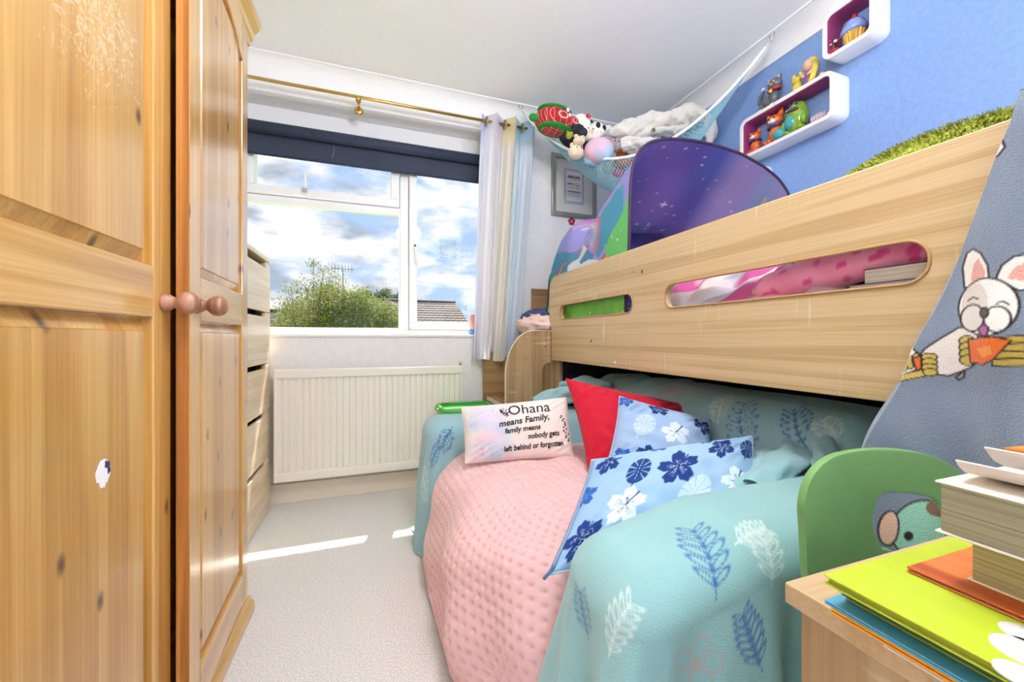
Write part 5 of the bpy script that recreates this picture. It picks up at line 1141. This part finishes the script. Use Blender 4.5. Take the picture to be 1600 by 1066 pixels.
ell('body', (1.83, dy2, ZS+.03), (.018, .022, .030), YL, st_, noise=.15, seed=2); ell('head', (1.828, dy2+.003, ZS+.068), (.016, .020, .016), YL, st_)
for d in (-1, 1): ell('ear', (1.828, dy2+d*.016, ZS+.086), (.006, .008, .013), YL, st_, (d*.4, 0, 0), 2)
dy3 = dy-.050; cr_ = thing('crimson_figurine', (1.835, dy3, ZS), 'dark crimson glazed figurine below the small square shelf', 'figurine')
lathe('robe', [(.020, 0), (.019, .010), (.014, .024)], RC, cr_, (1.835, dy3, ZS)); ell('head', (1.833, dy3, ZS+.031), (.010, .011, .009), SK, cr_)
# inside the long shelf
ZI = 1.8195
OR, BLG, TQ = glaze('dd5a1e', 'ec8038'), glaze('2a3a8a', '3a4a9a'), glaze('3a9aa0', '58b4b4')
def fox(px_, s, lab):
    y = sx_(px_, 200).y; o = thing('fox_figurine', (1.825, y, ZI), lab, 'figurine'); c = lambda dx, dy_, dz: Vector((1.825+dx*s, y-dy_*s, ZI+dz*s))
    ell('body', c(0, 0, .045), (.026*s, .030*s, .046*s), OR, o); ell('head', c(-.010, 0, .100), (.026*s, .034*s, .027*s), OR, o); ell('muzzle', c(-.034, .004, .092), (.014*s, .016*s, .011*s), WH_, o, sub=2); ell('nose', c(-.047, .004, .095), (.004*s,)*3, BK_PL, o, sub=1)
    for d in (-1, 1): lathe('ear', [(.014*s, 0), (.009*s, .016*s), (.001, .030*s)], OR, o, c(-.008, d*.023, .116), (0, -d*.45, 1), 12); ell('eye', c(-.034, d*.013, .108), (.004*s,)*3, BK_PL, o, sub=1); ell('paw', c(-.024, d*.014, .012), (.014*s, .012*s, .012*s), OR, o)
    tube_obj('tail', [c(.01, -.03, .02), c(-.01, -.044, .014), c(-.026, -.034, .014)], [.014*s, .017*s, .008*s], OR, o)
    bm = bmesh.new(); tube(bm, [c(-.006+.026*math.cos(a), .028*math.sin(a), .074) for a in np.linspace(0, 6.28, 21)], .006*s, 7, False); bm_obj('collar', bm, BLG, o, True); return o
f2 = fox(1212, 1.08, 'larger orange glazed fox figurine with blue collar in the long shelf'); f1 = fox(1180, .84, 'smaller orange glazed fox cub figurine at the end of the long shelf')
y = sx_(1222, 215).y; tq = tag(ell('turquoise_ball', (1.800, y, ZI+.026), (.026, .030, .026), TQ, None), 'turquoise glazed pottery ball in front of the larger fox', 'ornament')
y = sx_(1243, 195).y; mo = thing('monster_figurine', (1.828, y, ZI), 'green and blue glazed monster figurine baring teeth in the long shelf', 'figurine'); GM = glaze('6f9a2a', '93b840'); c = lambda dx, dy_, dz: Vector((1.828+dx, y-dy_, ZI+dz))
ell('body', c(0, 0, .074), (.036, .050, .078), GM, mo, noise=.10, seed=3, freq=12); ell('belly', c(-.022, -.012, .058), (.020, .030, .034), TQ, mo); ell('mouth', c(-.029, -.004, .108), (.011, .034, .012), glaze('4a3020', '5a3a28'), mo, (.25, 0, 0))
for k in range(5): ell('tooth', c(-.0385, -.020+.009*k, .109+.0020*k), (.002, .0026, .0042), WH_, mo, sub=1)
for d in (-1, 1): ell('foot', c(-.016, d*.032, .014), (.020, .018, .014), GM, mo); ell('arm', c(-.018, d*.044, .052), (.014, .014, .026), GM, mo); ell('eye', c(-.029, d*.014+.004, .130), (.005, .007, .005), BLG, mo, sub=2)
y = sx_(1282, 190).y; sh = thing('shell_ornament', (1.825, y, ZI), 'lilac ribbed shell ornament at the near end of the long shelf', 'ornament'); LI = glaze('cbb8c8', 'ddd0dc')
ell('shell', (1.825, y, ZI+.021), (.022, .038, .021), LI, sh)
for k in range(6): ell('rib', (1.812, y+(k-2.5)*.011, ZI+.022), (.012, .004, .020-.0022*abs(k-2.5)), LI, sh, sub=2)
# inside the small shelf
ZQ = 2.0645; y = sx_(1335, 55).y; cu_ = thing('cupcake_ornament', (1.82, y, ZQ), 'blue iced cupcake ornament in the small square shelf', 'ornament'); GOLD = glaze('d8a83a', 'e8c05a'); IC = glaze('7f9ad8', '9ab0e6')
seg = 32; V = []; Fc = []
for (r_, h_) in ((.026, 0), (.035, .048)):
    for k in range(seg): rr = r_*(1+.07*(-1)**k); V.append((1.82+rr*math.cos(6.283*k/seg), y+rr*math.sin(6.283*k/seg), ZQ+h_))
Fc = [(k, (k+1) % seg, seg+(k+1) % seg, seg+k) for k in range(seg)] + [tuple(range(seg))[::-1], tuple(range(seg, 2*seg))]
raw('paper_case', V, Fc, GOLD, cu_); lathe('icing', [(.041, 0), (.045, .010), (.042, .022), (.033, .034), (.034, .038), (.024, .050), (.010, .058), (.001, .060)], IC, cu_, (1.82, y, ZQ+.046)); ell('cherry', (1.82, y, ZQ+.112), (.011, .011, .011), RC, cu_)
for k in range(14): a = k*2.4; ell('sprinkle', (1.82+.040*math.cos(a)*(1-.03*k), y+.040*math.sin(a)*(1-.03*k), ZQ+.062+.0026*k), (.0035, .0035, .0035), [RC, YL, WH_][k % 3], cu_, sub=1)
y = sx_(1308, 70).y; tr_ = thing('trinket_figurine', (1.80, y, ZQ), 'small crimson and brown trinket beside the cupcake', 'ornament'); BR = glaze('5a3a30', '7a4a3a')
ell('base', (1.80, y, ZQ+.010), (.018, .022, .010), RC, tr_); ell('trunk', (1.80, y, ZQ+.03), (.007, .007, .022), BR, tr_)
for k in range(5): ell('blossom', (1.80+.012*math.cos(k*1.3), y+.016*math.sin(k*1.3), ZQ+.045+.006*(k % 3)), (.006, .007, .006), [RC, WH_][k % 2], tr_, sub=2)
# owl on the shelf behind the tent
y = sx_(1150, 240).y; ow = thing('owl_figurine', (1.82, y, 1.7555), 'brown and cream owl figurine behind the tent rim', 'figurine'); OB = glaze('a88a7a', 'd8c4b4', 60)
ell('body', (1.82, y, 1.805), (.030, .036, .050), OB, ow); ell('head', (1.815, y, 1.855), (.028, .034, .026), OB, ow)
for d in (-1, 1): ell('eye', (1.790, y+d*.014, 1.860), (.006, .010, .010), WH_, ow, sub=2); ell('tuft', (1.815, y+d*.022, 1.882), (.007, .008, .012), OB, ow, sub=2); ell('foot', (1.80, y+d*.014, 1.761), (.012, .010, .006), GOLD, ow, sub=2)

# ------------------------------------------------------------------ storage tub, flower pot
tb_ = thing('storage_tub', (.485, 2.10, 0), 'white plastic storage tub with green lid behind the sofa arm', 'box')
GL = mat('green_lid', '3fa83c', .35); bx0, bx1, by0, by1 = .315, .635, 1.955, 2.275
plate('body', [rrect(bx0+.015, bx1-.015, by0+.015, by1-.015, .05), rrect(bx0+.02, bx1-.02, by0+.02, by1-.02, .045)[::-1]], .485, M_XY(.2435), mat('white_tub', 'e4ece8', .4), tb_, .001); plate('floor_panel', [rrect(bx0+.02, bx1-.02, by0+.02, by1-.02, .045)], .006, M_XY(.006), mat('white_tub_base', 'e4ece8', .4), tb_, .001)
plate('lid', [rrect(bx0, bx1, by0, by1, .06)], .016, M_XY(.495), GL, tb_, .003); plate('lid_rim', [rrect(bx0+.01, bx1-.01, by0+.01, by1-.01, .055), rrect(bx0+.03, bx1-.03, by0+.03, by1-.03, .045)[::-1]], .012, M_XY(.508), GL, tb_, .003)
p = at_Y(739, 520, 2.44); po = thing('flower_pot', (p.x+.02, 2.44, .908), 'small pink cup standing on the window sill beside the curtain', 'pot'); PKP = mat('pink_plastic', 'e2a89c', .4)
lathe('cup', [(.034, .012), (.040, .05), (.046, .125), (.043, .125), (.037, .05), (.031, .018)], PKP, po, (p.x+.02, 2.44, .908)); lathe('saucer', [(.046, 0), (.048, .024), (.044, .026)], mat('blue_saucer', '4a9ad8', .4), po, (p.x+.02, 2.44, .9085))
ell('printed_mark', (p.x+.012, 2.3985, .985), (.010, .002, .013), BK_PL, po, sub=2)
# ------------------------------------------------------------------ outside
GZ = -2.7
LAWN = mottled('grass', '55702f', '6b8640', 4, .95); tag(box('lawn', -60, 60, 3.4, 90, GZ-.1, GZ, LAWN, None, 0), kind='structure')
bpy.data.objects['lawn'].name = 'ground'
BARK = mottled('bark', '4a4034', '62564a', 20, .9)
def leafy(m1, m2): 
    m = mottled('leaf_'+m1, m1, m2, 1.3, .7, 0, .3); N, L, b = nodes(m); tr = N.new('ShaderNodeBsdfTranslucent'); tr.inputs[0].default_value = lin4(m2); x = N.new('ShaderNodeMixShader'); x.inputs[0].default_value = .35
    L.new(b.outputs[0], x.inputs[1]); L.new(tr.outputs[0], x.inputs[2]); L.new(x.outputs[0], N['Material Output'].inputs['Surface']); return m
def tree(name, base, blobs, leaf, n, size, label, seed, trunk=.12, twigs=0):
    rd = random.Random(seed); t_ = thing(name, base, label, 'tree'); B = Vector(base)
    tops = [Vector(b[:3]) for b in blobs]; cen = sum(tops, Vector())/len(tops)
    fork = Vector((cen.x, cen.y, (B.z+cen.z)/2)); tube_obj('trunk', [B, (B+fork)/2+Vector((.1, 0, 0)), fork], [trunk, trunk*.8, trunk*.6], BARK, t_, 8)
    V = []; Fc = []
    for b in blobs:
        tube_obj('branch', [fork, (fork+Vector(b[:3]))/2+Vector((rd.uniform(-.2, .2), 0, .1)), Vector(b[:3])+Vector((0, 0, b[3]*.2))], [trunk*.35, trunk*.16, .006], BARK, t_, 6)
        k_ = int(n*b[4] if len(b) > 4 else n)
        for k in range(k_):
            d = Vector((rd.gauss(0, 1), rd.gauss(0, 1), rd.gauss(0, 1))).normalized()*(rd.random()**.45)*(1+.12*rd.gauss(0, 1)); p = Vector((b[0]+d.x*b[3]*1.05, b[1]+d.y*b[3], b[2]+d.z*b[3])); a1 = Vector((rd.gauss(0, 1), rd.gauss(0, 1), rd.gauss(0, 1))).normalized(); a2 = a1.orthogonal().normalized(); s_ = size*rd.uniform(.6, 1.4); q0 = len(V)
            V += [p, p+a1*s_+a2*s_*.32, p+a1*s_*2, p+a1*s_-a2*s_*.32]; Fc.append((q0, q0+1, q0+2, q0+3))
    tag(raw('foliage', V, Fc, leaf, t_), kind='stuff'); return t_
def bl_at(x, y, Y, rpx, dens=1): p = at_Y(x, y, Y); d = ray(x, y); return (p.x, p.y, p.z, rpx*Y/d[1], dens)
LG1, LG2, LG3 = leafy('5f7020', '86923a'), leafy('6f7638', '90925a'), leafy('24451f', '3a602f')
Yt = 12
tree('willow', (at_Y(505, 520, Yt).x, Yt, GZ), [bl_at(500, 488, Yt, 38), bl_at(545, 490, Yt, 36), bl_at(585, 496, Yt, 34), bl_at(470, 500, Yt, 32), bl_at(520, 470, Yt, 28), bl_at(558, 474, Yt, 26), bl_at(610, 500, Yt, 26), bl_at(530, 515, Yt, 40), bl_at(595, 522, Yt, 40), bl_at(470, 525, Yt, 38)], LG1, 1500, .055, 'broad yellow green garden tree outside the window', 3)
tree('birch', (at_Y(480, 520, Yt-2).x, Yt-2, GZ), [bl_at(505, 425, Yt-2, 22, .28), bl_at(515, 445, Yt-2, 28, .45), bl_at(480, 455, Yt-2, 24, .4), bl_at(455, 450, Yt-2, 16, .18), bl_at(500, 462, Yt-2, 28, .6), bl_at(445, 478, Yt-2, 18, .4), bl_at(490, 410, Yt-2, 10, .10), bl_at(530, 440, Yt-2, 16, .14), bl_at(470, 490, Yt-2, 26, .9)], LG2, 900, .030, 'wispy tall garden tree with thin drooping twigs outside the window', 9, .07)
for k, (x, y, r_, lab) in enumerate(((600, 462, 14, 'dark green conifer beside the tiled roof'), (572, 464, 12, 'dark green conifer behind the garden tree'), (622, 466, 12, 'dark green conifer close to the window mullion'))):
    Yc = 31+4*k
    tree('conifer', (at_Y(x, 500, Yc).x, Yc, GZ), [bl_at(x, y+8, Yc, r_), bl_at(x+3, y-4, Yc, r_*.5, .4), bl_at(x-6, y+2, Yc, r_*.6, .5), bl_at(x, y+24, Yc, r_*1.3)], LG3, 520, .12, lab, 20+k)
tree('bare_shrub', (at_Y(603, 520, 20).x, 20, GZ), [bl_at(602, 448, 20, 9, .12), bl_at(608, 458, 20, 8, .2)], LG2, 500, .035, 'thin twiggy treetop between the conifers', 33, .05)
# neighbouring house, tiled roof
TILE = mat('roof_tiles', '6d655f', .85); N, L, b = nodes(TILE)
tcn = N.new('ShaderNodeTexCoord'); mpn = N.new('ShaderNodeMapping'); br = N.new('ShaderNodeTexBrick'); br.inputs['Scale'].default_value = 1.7; br.inputs['Color1'].default_value = lin4('5a544f'); br.inputs['Color2'].default_value = lin4('6c635c'); br.inputs['Mortar'].default_value = lin4('343130'); br.inputs['Mortar Size'].default_value = .05
br.inputs['Brick Width'].default_value = .5; br.inputs['Row Height'].default_value = .42
mpn.inputs['Rotation'].default_value = (R(-38), 0, 0); L.new(tcn.outputs['Object'], mpn.inputs['Vector']); L.new(mpn.outputs['Vector'], br.inputs['Vector']); L.new(br.outputs['Color'], b.inputs['Base Color'])
BRK = mottled('house_render', 'a08c7c', 'b09c8c', 6, .9)
def house(y_e, y_r, x0, x1, z_e, z_r, label, hip=0):
    h_ = thing('house', ((x0+x1)/2, y_r, GZ), label, 'house')
    box('walls', x0+.3, x1-.3, y_e+.4, 2*y_r-y_e-.4, GZ, z_e, BRK, h_, 0)
    nrow = 12; V = []; Fc = []
    for k in range(nrow):       # overlapping courses
        t0, t1 = k/nrow, (k+1)/nrow; q0 = len(V); ya, yb_ = y_e+(y_r-y_e)*t0, y_e+(y_r-y_e)*t1; za, zb_ = z_e+(z_r-z_e)*t0, z_e+(z_r-z_e)*t1
        for (yy_, zz_) in ((ya, za+.06), (yb_, zb_+.02), (ya, za-.02)):
            for xx_ in (x0, x1-hip*(t1 if yy_ == yb_ else t0)): V.append((xx_, yy_, zz_))
        Fc += [(q0, q0+1, q0+3, q0+2), (q0+4, q0+5, q0+1, q0)]
    raw('roof_courses', V, Fc, TILE, h_); 
    raw('rear_roof', [(x0, y_r, z_r), (x1-hip, y_r, z_r), (x1, 2*y_r-y_e, z_e), (x0, 2*y_r-y_e, z_e), (x1, y_e, z_e)], [(0, 1, 2, 3), (1, 4, 2)], TILE, h_)
    tube_obj('ridge', [(x0, y_r, z_r+.04), (x1-hip, y_r, z_r+.04)], .11, TILE, h_, 8); box('gutter', x0, x1, y_e-.1, y_e+.02, z_e-.12, z_e-.02, WHITE, h_, 0)
    return h_
Ye, Yr_ = 22, 25
a0 = at_Y(738, 503, Ye); r0 = at_Y(720, 474, Yr_); hs = house(Ye, Yr_, at_Y(560, 500, Ye).x, a0.x+.1, a0.z-.55, r0.z, 'neighbouring house with grey tiled roof outside the window', hip=.5)
p = at_Y(728, 476, 24.2); tube_obj('vent_pipe', [(p.x, 24.2, r0.z-.5), (p.x, 24.2, p.z+.1)], .05, WHITE, hs)
a1 = at_Y(500, 512, 18); r1 = at_Y(500, 489, 20); house(18, 20, at_Y(300, 500, 18).x, at_Y(470, 500, 18).x, a1.z-.3, r1.z, 'low grey roofed house behind the wispy tree')
# television aerial on a mast
p = at_Y(536, 420, 21); ae = thing('tv_aerial', (p.x, 21, 1.5), 'television aerial on a mast above the garden tree', 'aerial'); AER = mat('aerial_metal', '5a5f66', .5, Metallic=.6)
tube_obj('mast', [(p.x, 21, GZ), (p.x, 21, p.z+.1)], .03, AER, ae, 6); tube_obj('boom', [(p.x-.55, 21, p.z), (p.x+.5, 21.3, p.z+.05)], .02, AER, ae, 6)
for k in range(7): x = p.x-.5+k*.15; tube_obj('element', [(x, 20.9+.03*k, p.z+.005*k-.18), (x, 20.9+.03*k, p.z+.005*k+.18)], .012, AER, ae, 5)
